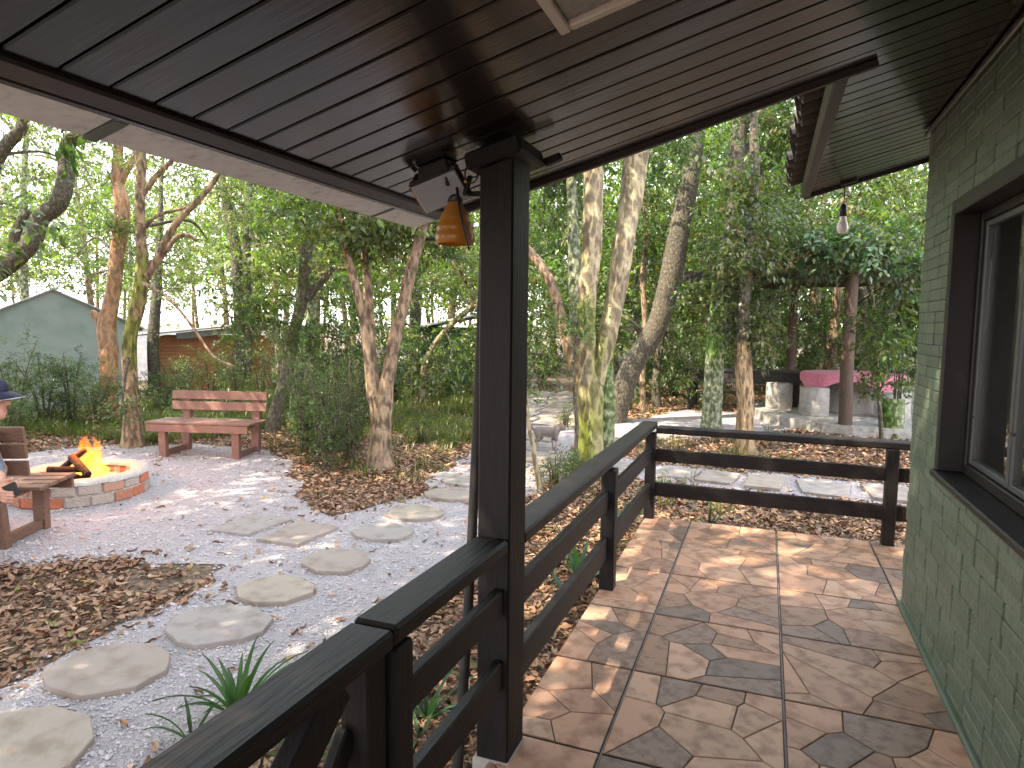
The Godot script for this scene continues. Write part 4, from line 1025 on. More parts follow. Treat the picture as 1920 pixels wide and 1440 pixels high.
	lamp.light_color = Color(1.0, 0.55, 0.2)
	lamp.light_energy = 0.2
	lamp.light_size = 0.15
	lamp.omni_range = 12.0
	lamp.omni_attenuation = 2.0
	lamp.shadow_enabled = true
	fire.add_child(lamp)
	lamp.position = Vector3(0.05, 0.52, 0.05)

# ---------------------------------------------------------------- benches
func make_bench(label: String, m: Material, at: Vector3, turn: float, boards: int, W := 1.28, top := 0.69, gap := 0.132) -> Node3D:
	# seat faces local +z
	var b := thing("wooden_bench", label, "bench", at, turn)
	for k in 4:
		box("seat_board", Vector3(0, 0.412 - 0.003 * k, 0.16 - k * 0.112), Vector3(W, 0.028, 0.102), m, b, 0.005)
	box("apron", Vector3(0, 0.352, 0.205), Vector3(W - 0.04, 0.085, 0.03), m, b, 0.004)
	for s in [-1, 1]:
		var x: float = s * 0.45
		box("front_leg", Vector3(x, 0.185, 0.15), Vector3(0.09, 0.39, 0.07), m, b, 0.005)
		beam("rear_leg", Vector3(x, -0.01, -0.30), Vector3(x, top + 0.03, -0.30 - (top - 0.0) * 0.115), 0.07, 0.10, m, b, 0.005)
		box("foot_runner", Vector3(x, 0.05, -0.06), Vector3(0.05, 0.07, 0.36), m, b, 0.004)
		box("seat_bearer", Vector3(x, 0.36, -0.04), Vector3(0.045, 0.06, 0.42), m, b, 0.004)
	for k in boards:
		var y := top - k * gap
		var lean := 0.115
		box("back_board", Vector3(0, y, -0.225 - y * lean), Vector3(W - 0.06, 0.105, 0.026), m, b, 0.005, Basis(Vector3.RIGHT, -lean))
	return b

func build_furniture() -> void:
	var a := Vector3(-6.0, G, -1.17)
	var d := Vector3(-5.21, G, -1.38)
	var dirv := (d - a).normalized()
	make_bench("red-brown wooden bench with two back boards facing the fire pit", M.bench, (a + d) / 2 - Vector3(-dirv.z, 0, dirv.x) * 0.0 + Vector3(-0.07, 0, -0.16), atan2(-dirv.z, dirv.x), 2)
	# the nearer bench is seen from behind: it faces the fire
	var e := Vector3(0.43, 0, 0.9)        # from its front to its back
	var l := Vector3(-0.9, 0, 0.43)       # along it, out of the picture
	var front := Vector3(-4.63, G, 1.2)
	var o := front + l * 0.45 + e * 0.15
	make_bench("weathered brown wooden bench beside the round fire pit, seen from behind", M.bench_old, o, atan2(-e.x, -e.z), 3, 1.36, 0.81, 0.120)

# ---------------------------------------------------------------- platform, table, shelter
func build_shelter() -> void:
	var poly := pv([[0.35, -8.9], [0.32, -8.0], [0.48, -7.3], [0.85, -6.75], [1.35, -6.3], [1.7, -6.2], [2.3, -6.2], [3.4, -6.3], [4.4, -7.2], [4.4, -10.4], [2.2, -11.0], [1.0, -10.2]])
	platform_poly = poly
	struct("platform", extrude(poly, G, 0.04, 0.0), M.concrete, "low concrete platform under the round table")
	var T := Vector3(1.85, 0.04, -8.0)
	var t := thing("round_table", "round concrete table with a thick drum base on the platform", "table", T)
	mi("pedestal", lathe([[0.0, 0.0], [0.36, 0.0], [0.37, 0.03], [0.35, 0.06], [0.33, 0.60], [0.0, 0.61]], 40), M.concrete2, t)
	mi("table_top", lathe([[0.0, 0.60], [0.77, 0.605], [0.78, 0.62], [0.78, 0.655], [0.77, 0.665], [0.0, 0.665]], 56), M.concrete2, t)
	# cloth: square, its corners hanging low
	var st := begin()
	var n := 64
	var S := 0.885
	var P := []
	for i in n + 1:
		var rowp := []
		for j in n + 1:
			var q := Vector2(lerpf(-S, S, float(i) / n), lerpf(-S, S, float(j) / n)).rotated(0.1)
			var rr := q.length()
			var y := 0.672
			var edge := 0.788
			if rr > edge:
				var over := rr - edge
				var ang := q.angle()
				var fold := 0.028 * sin(ang * 15.0 + 0.6) * clampf(over * 6.0, 0, 1) + 0.03 * noise.get_noise_2d(cos(ang) * 130, sin(ang) * 130)
				var out := edge + 0.012 + 0.10 * over + fold * (0.4 + over)
				q = q.normalized() * out
				y = 0.672 - over * 0.985
			y += 0.003 * noise.get_noise_2d(q.x * 200, q.y * 200)
			rowp.append(Vector3(q.x, y, q.y))
		P.append(rowp)
	st.set_smooth_group(0)
	for i in n:
		for j in n:
			for e in [[i, j], [i + 1, j], [i + 1, j + 1], [i, j], [i + 1, j + 1], [i, j + 1]]:
				st.add_vertex(P[e[0]][e[1]])
	st.index()
	st.generate_normals()
	var cl := mi("tablecloth", st.commit(), M.cloth, self, Transform3D(Basis.IDENTITY, T))
	tag(cl, "pink tablecloth draped over the round concrete table", "tablecloth")
	var sm := lathe([[0.0, 0.0], [0.225, 0.0], [0.23, 0.015], [0.222, 0.44], [0.212, 0.455], [0.0, 0.458]], 32)
	var spots := [[1.25, -7.35], [0.72, -8.2], [2.42, -7.42], [2.85, -8.4], [1.5, -9.0]]
	for k in spots.size():
		var o := mi("concrete_stool", sm, M.concrete, self, Transform3D(Basis(Vector3.UP, k * 1.3), Vector3(spots[k][0], 0.041, spots[k][1])))
		o.scale = Vector3(1, [1.0, 0.98, 0.95, 1.0, 0.97][k], 1)
		tag(o, ["grey concrete drum stool under the hanging corner of the pink cloth", "grey concrete drum stool beside the end of the dark work table", "grey concrete drum stool just behind the round shelter post", "grey concrete drum stool between the table and the mossy stump side", "grey concrete drum stool hidden on the far side of the table"][k], "stool", "concrete stools round the table")
	# shelter over it
	var s := thing("garden_shelter", "open timber shelter with thatched roof over the round table", "shelter")
	for q in [[1.60, -6.36, 0.09, 2.45], [3.95, -6.9, 0.085, 2.45], [0.95, -10.0, 0.085, 2.5], [3.7, -10.2, 0.085, 2.5]]:
		tube("post", [[q[0] + 0.02, 0.0, q[1], q[2] * 1.06], [q[0], 1.2, q[1], q[2]], [q[0] + 0.01, q[3], q[1], q[2] * 0.95]], M.shelter_wood, s, 0.15, 14, 0.04, 2.0)
	beam("front_beam", Vector3(-0.75, 2.23, -5.95), Vector3(3.3, 2.20, -6.75), 0.11, 0.16, M.dark_wood, s, 0.012)
	beam("side_beam", Vector3(3.95, 2.36, -6.6), Vector3(3.7, 2.4, -10.6), 0.1, 0.15, M.dark_wood, s, 0.012)
	beam("side_beam", Vector3(0.1, 2.32, -5.9), Vector3(0.4, 2.4, -10.4), 0.1, 0.14, M.dark_wood, s, 0.012)
	beam("rear_beam", Vector3(0.2, 2.42, -10.0), Vector3(4.2, 2.42, -10.3), 0.1, 0.15, M.dark_wood, s, 0.012)
	var ap := Vector3(1.9, 2.95, -8.2)
	var eaves := [Vector3(-0.4, 2.42, -5.85), Vector3(3.6, 2.40, -6.5), Vector3(4.5, 2.4, -10.6), Vector3(-0.3, 2.42, -10.4)]
	for k in 4:
		var st2 := begin()
		var a: Vector3 = eaves[k]
		var b: Vector3 = eaves[(k + 1) % 4]
		var nn := 18
		var m := 10
		for i in nn:
			for j in m:
				var pts := []
				for e in [[i, j], [i + 1, j], [i + 1, j + 1], [i, j + 1]]:
					var u := float(e[0]) / nn
					var v := float(e[1]) / m
					var q: Vector3 = a.lerp(b, u).lerp(ap, v)
					q.y += 0.05 * noise.get_noise_3dv(q * 70.0) - 0.10 * sin(v * PI)
					if e[1] == 0: q.y -= 0.06 * absf(noise.get_noise_3dv(q * 300.0)) * 3.0
					pts.append(q)
				quad(st2, pts[0], pts[1], pts[2], pts[3], Vector3.UP)
				quad(st2, pts[0] - Vector3.UP * 0.1, pts[1] - Vector3.UP * 0.1, pts[2] - Vector3.UP * 0.1, pts[3] - Vector3.UP * 0.1, Vector3.DOWN)
				if j == 0: quad(st2, pts[0], pts[1], pts[1] - Vector3.UP * 0.1, pts[0] - Vector3.UP * 0.1, (a + b) / 2 - ap)
		mi("thatch", st2.commit(), M.thatch, s)
	# long dark work table behind the trees
	var w := thing("work_table", "long dark timber table with deep apron behind the mossy tree", "table", Vector3(0.1, G, -8.72), -0.08)
	box("table_top", Vector3(0.0, 0.77, 0), Vector3(2.1, 0.035, 0.66), M.dark_wood, w, 0.006)
	box("apron", Vector3(0.0, 0.65, 0.29), Vector3(2.0, 0.2, 0.03), M.dark_wood, w, 0.005)
	box("apron", Vector3(-0.985, 0.65, 0), Vector3(0.03, 0.2, 0.55), M.dark_wood, w, 0.005)
	box("apron", Vector3(0.0, 0.65, -0.29), Vector3(2.0, 0.2, 0.03), M.dark_wood, w, 0.005)
	for q in [[-0.93, 0.24], [-0.93, -0.24], [0.93, 0.24], [0.93, -0.24]]:
		box("leg", Vector3(q[0], 0.27, q[1]), Vector3(0.09, 0.56, 0.09), M.dark_wood, w, 0.006)

func build_sheds() -> void:
	# grey-green gabled shed
	var s := thing("garden_shed", "grey green plastered shed with a low gable behind the fire pit", "shed", Vector3(-11.2, G, -3.5), 1.0)
	var st := begin()
	var W := 1.24
	var He := 1.51
	var Hp := 2.10
	var D := 3.2
	var fr := [Vector3(-W, 0, 0), Vector3(W, 0, 0), Vector3(W, He, 0), Vector3(0, Hp, 0), Vector3(-W, He, 0)]
	var bk := []
	for q in fr: bk.append(q - Vector3(0, 0, D))
	for f in [[fr, Vector3(0, 0, 1)], [bk, Vector3(0, 0, -1)]]:
		var q: Array = f[0]
		quad(st, q[0], q[1], q[2], q[4], f[1])
		tri(st, q[4], q[2], q[3], f[1])
	quad(st, fr[1], bk[1], bk[2], fr[2], Vector3.RIGHT)
	quad(st, fr[0], bk[0], bk[4], fr[4], Vector3.LEFT)
	mi("wall", st.commit(), M.plaster, s)
	for sgn in [-1, 1]:
		beam("roof_sheet", Vector3(sgn * -0.01, Hp + 0.02, -D / 2), Vector3(sgn * (W + 0.14), He - 0.065, -D / 2), D + 0.1, 0.03, M.tin, s, 0.004)
	beam("gutter", Vector3(W + 0.16, He - 0.09, 0.02), Vector3(W + 0.16, He - 0.11, -D), 0.08, 0.06, M.tin_white, s, 0.01)
	var door := box("crack_panel", Vector3(-0.6, 0.9, 0.004), Vector3(0.7, 1.5, 0.01), M.plaster, s, 0.002)
	# orange brick shed with a tin roof
	var b := thing("brick_shed", "low orange brick shed with grey tin lean-to roof among the shrubs", "shed", Vector3(-11.35, G, -7.3), 0.75)
	box("wall", Vector3(0, 0.62, -0.9), Vector3(2.4, 1.24, 1.8), M.orange_brick, b, 0.01)
	rng.seed = 3
	for r in 15:
		box("brick_course", Vector3(0, 0.05 + r * 0.08, 0.002), Vector3(2.41 - 0.01 * (r % 2), 0.068, 0.02), M.orange_brick, b, 0.006)
	beam("roof_sheet", Vector3(-2.0, 1.22, -0.75), Vector3(1.6, 1.62, -0.75), 2.3, 0.04, M.tin, b, 0.006)
	box("fascia", Vector3(0.2, 1.36, 0.2), Vector3(2.0, 0.14, 0.03), M.tin, b, 0.004, Basis(Vector3(0, 0, 1), 0.11))
	# white roofed store
	var g := thing("tin_store", "small dark green store with white tin roof among the trees", "store", Vector3(-7.1, G, -10.2), 0.3)
	box("wall", Vector3(0.35, 0.75, -0.8), Vector3(2.0, 1.5, 1.6), M.green_wall, g, 0.01)
	box("side_panel", Vector3(-0.85, 0.7, -0.5), Vector3(0.36, 1.4, 0.9), M.tin_white, g, 0.01)
	beam("roof_sheet", Vector3(-1.15, 1.35, -0.7), Vector3(1.6, 1.95, -0.7), 2.1, 0.05, M.tin_white, g, 0.006)
	# pale garden wall in the sun behind
	var p := box("pale_wall", Vector3(-14.6, 0.55, -8.6), Vector3(4.5, 1.35, 0.15), M.tin_white, self, 0.01, Basis(Vector3.UP, 0.7))
	tag(p, "pale rendered garden wall behind the gabled shed", "wall")

var clumps := []      # [kind][variant]
const TONES := [[0.245, 0.285, 0.115], [0.170, 0.220, 0.095], [0.122, 0.178, 0.080], [0.175, 0.196, 0.130], [0.128, 0.205, 0.135], [0.27, 0.21, 0.10]]

func add_leaf(a: Dictionary, at: Vector3, dirv: Vector3, up: Vector3, L: float, W: float, col: Color, curl := 0.12) -> void:
	var side := dirv.cross(up).normalized()
	var nn := side.cross(dirv).normalized()
	var b: int = a.v.size()
	var m := at + dirv * L * 0.45 - nn * L * curl * 0.3
	var tip := at + dirv * L - nn * L * curl
	for q in [at, m - side * W * 0.5 + nn * W * 0.14, m - nn * W * 0.06, m + side * W * 0.5 + nn * W * 0.14, tip]:
		a.v.append(q)
		a.n.append(nn)
		a.c.append(col)
	a.i.append_array([b, b + 1, b + 2, b, b + 2, b + 3, b + 1, b + 4, b + 2, b + 2, b + 4, b + 3])

func add_far_leaf(a: Dictionary, at: Vector3, dirv: Vector3, up: Vector3, L: float, W: float, col: Color) -> void:
	var side := dirv.cross(up).normalized()
	var nn := side.cross(dirv).normalized()
	var b: int = a.v.size()
	var m := at + dirv * L * 0.45
	for q in [at, m - side * W * 0.5 + nn * W * 0.15, at + dirv * L - nn * L * 0.1, m + side * W * 0.5 + nn * W * 0.15]:
		a.v.append(q)
		a.n.append(nn)
		a.c.append(col)
	a.i.append_array([b, b + 1, b + 2, b, b + 2, b + 3])

func make_clump(n: int, rad: float, L: float, W: float, droop: float, seed_: int, tone: Color, far: bool) -> ArrayMesh:
	var r := RandomNumberGenerator.new()
	r.seed = seed_
	var a := acc()
	# a few twigs carry the leaves
	var twigs := 5
	for t in twigs:
		var d := Vector3(r.randf_range(-1, 1), r.randf_range(-0.55, 0.7), r.randf_range(-1, 1)).normalized()
		var s := d * rad * r.randf_range(0.0, 0.15)
		var e := d * rad * r.randf_range(0.75, 1.15) + Vector3(0, -droop * rad * 0.5, 0)
		var tw := 0.004
		add_tube(a, [[s.x, s.y, s.z, tw], [e.x, e.y, e.z, tw * 0.4]], 9.0, 3, 0.0, 1.0, "twig", false)
		for k in int(n / float(twigs)):
			var u := r.randf_range(0.25, 1.05)
			var p := s.lerp(e, u) + Vector3(0, rad * 0.08 * (1.0 - absf(u - 0.5)), 0) + Vector3(r.randf_range(-1, 1), r.randf_range(-1, 1), r.randf_range(-1, 1)) * rad * 0.14
			var ld := (d * 0.5 + Vector3(r.randf_range(-1, 1), r.randf_range(-1, 0.6) - droop, r.randf_range(-1, 1))).normalized()
			var f := r.randf_range(0.6, 1.2)
			var lu := Vector3(r.randf_range(-0.5, 0.5), 1, r.randf_range(-0.5, 0.5)).normalized()
			var lc := Color(tone.r * f * r.randf_range(0.8, 1.15), tone.g * f, tone.b * f * r.randf_range(0.7, 1.1))
			if far: add_far_leaf(a, p, ld, lu, L * r.randf_range(0.7, 1.25), W * r.randf_range(0.8, 1.2), lc)
			else: add_leaf(a, p, ld, lu, L * r.randf_range(0.7, 1.25), W * r.randf_range(0.8, 1.2), lc)
	return acc_mesh(a)

func make_clumps() -> void:
	# per kind of leaf: leaves, reach, length, width, droop, far; then one mesh per tone, shade and shape
	var specs := [[50, 0.30, 0.052, 0.026, 0.15, false], [46, 0.30, 0.078, 0.036, 0.35, false], [46, 0.55, 0.155, 0.075, 0.2, true]]
	for s in specs.size():
		var by_tone := []
		for t in TONES.size():
			var v := []
			for k in 4:
				var f: float = [0.72, 0.9, 1.1, 1.35][k]
				var w: float = [1.0, 0.92, 1.08, 1.0][k]
				v.append(make_clump(specs[s][0], specs[s][1], specs[s][2], specs[s][3], specs[s][4], 1000 * s + 10 * t + k, Color(TONES[t][0] * f * w, TONES[t][1] * f, TONES[t][2] * f), specs[s][5]))
			by_tone.append(v)
		clumps.append(by_tone)

# gaps in the leaves that let the sun through to the veranda, read from the patches of light on its floor
func sun_gap(p: Vector3) -> bool:
	var q := Vector2(p.x + SUN.x * p.y, p.z + SUN.z * p.y)
	for g in [[-0.5, 0.2, 1.1, 2.4], [-0.05, 0.15, -0.45, 0.05], [-1.6, -1.1, -3.0, -2.5]]:
		if q.x > g[0] and q.x < g[1] and q.y > g[2] and q.y < g[3]: return true
	return false

# no bough hangs close in front of the veranda
func too_near(p: Vector3) -> bool:
	var r := p - Vector3(0.48, 1.48, 4.55)
	return r.length() < 8.5 and p.y < 5.0 and Vector2(r.x, r.z).normalized().dot(Vector2(-0.357, -0.934)) > 0.68

func under_roof(p: Vector3) -> bool:
	return p.x > -1.35 and p.z > -0.7 and p.y < 3.2 and p.x < 6.0

func crown(parent: Node, called: String, places: Array, scale := 1.0) -> void:
	# places: [Vector3, kind, tone]
	if places.is_empty(): return
	var st := SurfaceTool.new()
	for q in places:
		var s := rng.randf_range(0.75, 1.25) * scale
		var b := Basis.from_euler(Vector3(rng.randf_range(-0.4, 0.4), rng.randf() * TAU, rng.randf_range(-0.4, 0.4))).scaled(Vector3.ONE * s)
		st.append_from(clumps[q[1]][q[2]][rng.randi() % 4], 0, Transform3D(b, q[0]))
	mi(called, st.commit(), M.leaf, parent)

func blob_places(c: Vector3, rx: float, ry: float, n: int, kind: int, tone: int) -> Array:
	var out := []
	for k in n:
		var d := Vector3(rng.randfn(), rng.randfn(), rng.randfn())
		if d.length() > 1.9: d = d.normalized() * 1.9
		var p := c + Vector3(d.x * rx * 0.62, d.y * ry * 0.62, d.z * rx * 0.75)
		if p.y < 0.25 or sun_gap(p) or under_roof(p) or (kind == 2 and too_near(p)): continue
		out.append([p, kind, tone if rng.randf() < 0.72 else (clampi(tone + (rng.randi() % 3) - 1, 0, 3) if rng.randf() < 0.86 else 5)])
	return out

func painted(kind: String, p: Vector3) -> Color:
	match kind:
		"twig":
			return Color(0.11, 0.08, 0.055)
		"mossfoot":
			var n := noise.get_noise_3dv(p * Vector3(45, 22, 45)) + noise.get_noise_3dv(p * Vector3(150, 80, 150)) * 0.5
			return Color(1, 1, 1).lerp(Color(0.60, 0.82, 0.20), clampf((n + 0.75 - p.y * 0.55) * 2.2, 0.0, 1.0))
		"greenside":
			var n := noise.get_noise_3dv(p * Vector3(45, 22, 45)) + noise.get_noise_3dv(p * Vector3(170, 90, 170)) * 0.6
			return Color(0.9, 0.9, 0.8).lerp(Color(0.36, 0.62, 0.12), clampf(0.75 + n * 1.6, 0.0, 1.0))
		"patchmoss":
			var n := noise.get_noise_3dv(p * Vector3(40, 25, 40)) + noise.get_noise_3dv(p * Vector3(150, 90, 150)) * 0.5
			return Color(1, 1, 1).lerp(Color(0.55, 0.85, 0.28), clampf((n + 0.05) * 3.0, 0.0, 1.0))
	var v := 0.9 + 0.2 * noise.get_noise_3dv(p * 60.0)
	return Color(v, v, v)

func tree(key: String, called: String, label: String, barks: Array, paints: Array, sides := 14, amp := 0.10, group := "", step := 0.05) -> Node3D:
	var stems: Array = STEMS[key]
	var b: Array = stems[0][0]
	var t := thing(called, label, "tree" if called != "tree_stump" else "stump", Vector3(b[0], G, b[2]), 0.0, group)
	for k in stems.size():
		var a := acc()
		var pts := []
		for q in stems[k]: pts.append([q[0] - b[0], q[1] - G, q[2] - b[2], q[3]])
		# every stem that leaves the picture goes on up into the canopy
		if pts.size() > 4 and pts[-1][1] > 3.0 and pts[-1][3] > 0.03:
			var l: Array = pts[-1]
			var m: Array = pts[-3]
			var d := Vector3(l[0] - m[0], l[1] - m[1], l[2] - m[2]).normalized()
			d = (d + Vector3(0, 0.5, 0)).normalized()
			pts.append([l[0] + d.x * 1.0, l[1] + d.y * 1.0, l[2] + d.z * 1.0, l[3] * 0.7])
			pts.append([l[0] + d.x * 2.2 + 0.1, l[1] + d.y * 2.2, l[2] + d.z * 2.2, l[3] * 0.35])
		add_tube(a, pts, step if pts[0][3] > 0.05 else step * 1.6, sides if pts[0][3] > 0.05 else 8, amp, 14.0, paints[min(k, paints.size() - 1)])
		mi("trunk" if k == 0 else "limb", acc_mesh(a, true), M[barks[min(k, barks.size() - 1)]], t)
	if CROWNS.has(key):
		var places := []
		for q in CROWNS[key]:
			var c := Vector3(q[0], q[1], q[2])
			for e in blob_places(c, q[3], q[4], int(q[5] * 1.5), q[6], q[7]):
				e[0] -= t.position
				places.append(e)
			# a bough that carries this mass of leaves
			var best := Vector3.ZERO
			var bd := 1e9
			for s in stems:
				for w in s:
					var wv := Vector3(w[0], w[1], w[2])
					var dd := wv.distance_to(c) + (2.0 if wv.y < 1.0 else 0.0) + maxf(0.0, wv.y - c.y) * 0.5
					if dd < bd:
						bd = dd
						best = wv
			if bd > 0.25 and bd < 7.0:
				var a2 := acc()
				var p0 := best - t.position
				var p1 := c - t.position
				var mid := p0.lerp(p1, 0.5) + Vector3(rng.randf_range(-0.15, 0.15), 0.12 * bd, rng.randf_range(-0.15, 0.15))
				var rr := clampf(0.012 + 0.008 * bd, 0.012, 0.045)
				add_tube(a2, [[p0.x, p0.y, p0.z, rr], [mid.x, mid.y, mid.z, rr * 0.75], [p1.x, p1.y, p1.z, rr * 0.3]], 0.15, 6, 0.15, 9.0)
				mi("bough", acc_mesh(a2), M.bark_dark, t)
		crown(t, "crown", places)
	return t

# a tree that was not traced: slim, with its own limbs and leaves
func wild_tree(called: String, label: String, group: String, at: Vector3, h: float, r: float, spread: float, low: float, n: int, kind: int, tone: int, bark: String, lean := Vector2.ZERO, cscale := 1.0) -> void:
	var t := thing(called, label, "tree", at, 0.0, group)
	var a := acc()
	var pts := []
	var sx := rng.randf_range(-1, 1)
	for k in 6:
		var u := k / 5.0
		pts.append([lean.x * u * h + 0.15 * sin(u * 5.0 + sx * 3.0) * u, u * h * 0.85 - 0.05, lean.y * u * h + 0.15 * cos(u * 4.0 + sx) * u - 0.1 * u, r * (1.0 - 0.72 * u) * (1.35 if k == 0 else 1.0)])
	add_tube(a, pts, 0.22, 9, 0.1, 9.0, "plain")
	mi("trunk", acc_mesh(a), M[bark], t)
	var places := []
	var la := acc()
	var nl := 6
	for k in nl:
		var u := lerpf(clampf(low / h, 0.15, 0.8), 0.95, float(k) / (nl - 1))
		var s0 := Vector3(lean.x * u * h, u * h * 0.85, lean.y * u * h)
		var ang := TAU * (k * 0.38 + sx)
		var reach := spread * rng.randf_range(0.55, 1.0) * (1.0 - 0.4 * absf(u - 0.6))
		var e := s0 + Vector3(cos(ang) * reach, rng.randf_range(0.1, 0.6) * reach * 0.7, sin(ang) * reach)
		var m := s0.lerp(e, 0.5) + Vector3(0, 0.1 * reach, 0)
		add_tube(la, [[s0.x, s0.y, s0.z, r * 0.42], [m.x, m.y, m.z, r * 0.28], [e.x, e.y, e.z, r * 0.1]], 0.3, 6, 0.1, 8.0)
		for q in blob_places(at + e, reach * 0.75 + 0.3, reach * 0.5 + 0.25, int(n / float(nl)), kind, tone):
			q[0] -= at
			places.append(q)
	mi("limbs", acc_mesh(la), M[bark], t)
	crown(t, "crown", places, cscale)

func shrub(at: Vector3, h: float, w: float, n: int, kind: int, tone: int, label: String, group: String, called := "shrub") -> void:
	var t := thing(called, label, "shrub" if called == "shrub" else "sapling", at, 0.0, group)
	var a := acc()
	var places := []
	var ns := 6
	for k in ns:
		var ang := TAU * (k + rng.randf()) / ns
		var e := Vector3(cos(ang) * w * rng.randf_range(0.2, 0.7), h * rng.randf_range(0.65, 1.0), sin(ang) * w * rng.randf_range(0.2, 0.7))
		add_tube(a, [[cos(ang) * 0.04, -0.02, sin(ang) * 0.04, 0.012], [e.x * 0.4, e.y * 0.55, e.z * 0.4, 0.009], [e.x, e.y, e.z, 0.004]], 0.2, 5, 0.1, 9.0)
		for j in int(n * 1.5 / float(ns)):
			var u := rng.randf_range(0.12, 1.02)
			var p := Vector3(e.x * u, e.y * u, e.z * u) + Vector3(rng.randfn(), rng.randfn() * 0.6, rng.randfn()) * w * 0.2
			if p.y < 0.1 or under_roof(at + p): continue
			places.append([p, kind, tone])
	mi("stems", acc_mesh(a), M.bark_dark, t)
	crown(t, "foliage", places, clampf(w * 1.1, 0.5, 1.0))

func strap_plant(at: Vector3, n: int, L: float, label: String, tone: Color, upright := 0.5) -> void:
	var o := thing("strap_leaved_plant", label, "plant", at, rng.randf() * TAU)
	for k in n:
		var a := acc()
		var ang := TAU * (k + rng.randf() * 0.6) / n
		var l := L * rng.randf_range(0.7, 1.15)
		var el := rng.randf_range(upright, 1.25)
		var d := Vector3(cos(ang), 0, sin(ang))
		var side := Vector3(-d.z, 0, d.x)
		var segs := 7
		var p := d * 0.012
		var th := el
		var b := 0
		var cf := rng.randf_range(0.9, 1.5)
		var col := Color(tone.r * cf, tone.g * cf, tone.b * cf)
		for s in segs + 1:
			var u := float(s) / segs
			var w := 0.0085 * (1.0 - pow(u, 3.0)) * (0.7 + 0.6 * minf(1.0, u * 3.0)) * (L / 0.3) + 0.0006
			var dirv := d * cos(th) + Vector3.UP * sin(th)
			var nn := side.cross(dirv)
			for e in [-1.0, 0.0, 1.0]:
				a.v.append(p + side * w * e + nn * (0.004 * absf(e)))
				a.n.append(-nn if nn.y < 0 else nn)
				a.c.append(col)
			if s > 0:
				b = (s - 1) * 3
				a.i.append_array([b, b + 1, b + 3, b + 1, b + 4, b + 3, b + 1, b + 2, b + 4, b + 2, b + 5, b + 4])
			p += dirv * l / segs
			th -= (1.9 - el * 0.8) / segs * (0.5 + u)
		mi("leaf", acc_mesh(a, true), M.leaf, o)

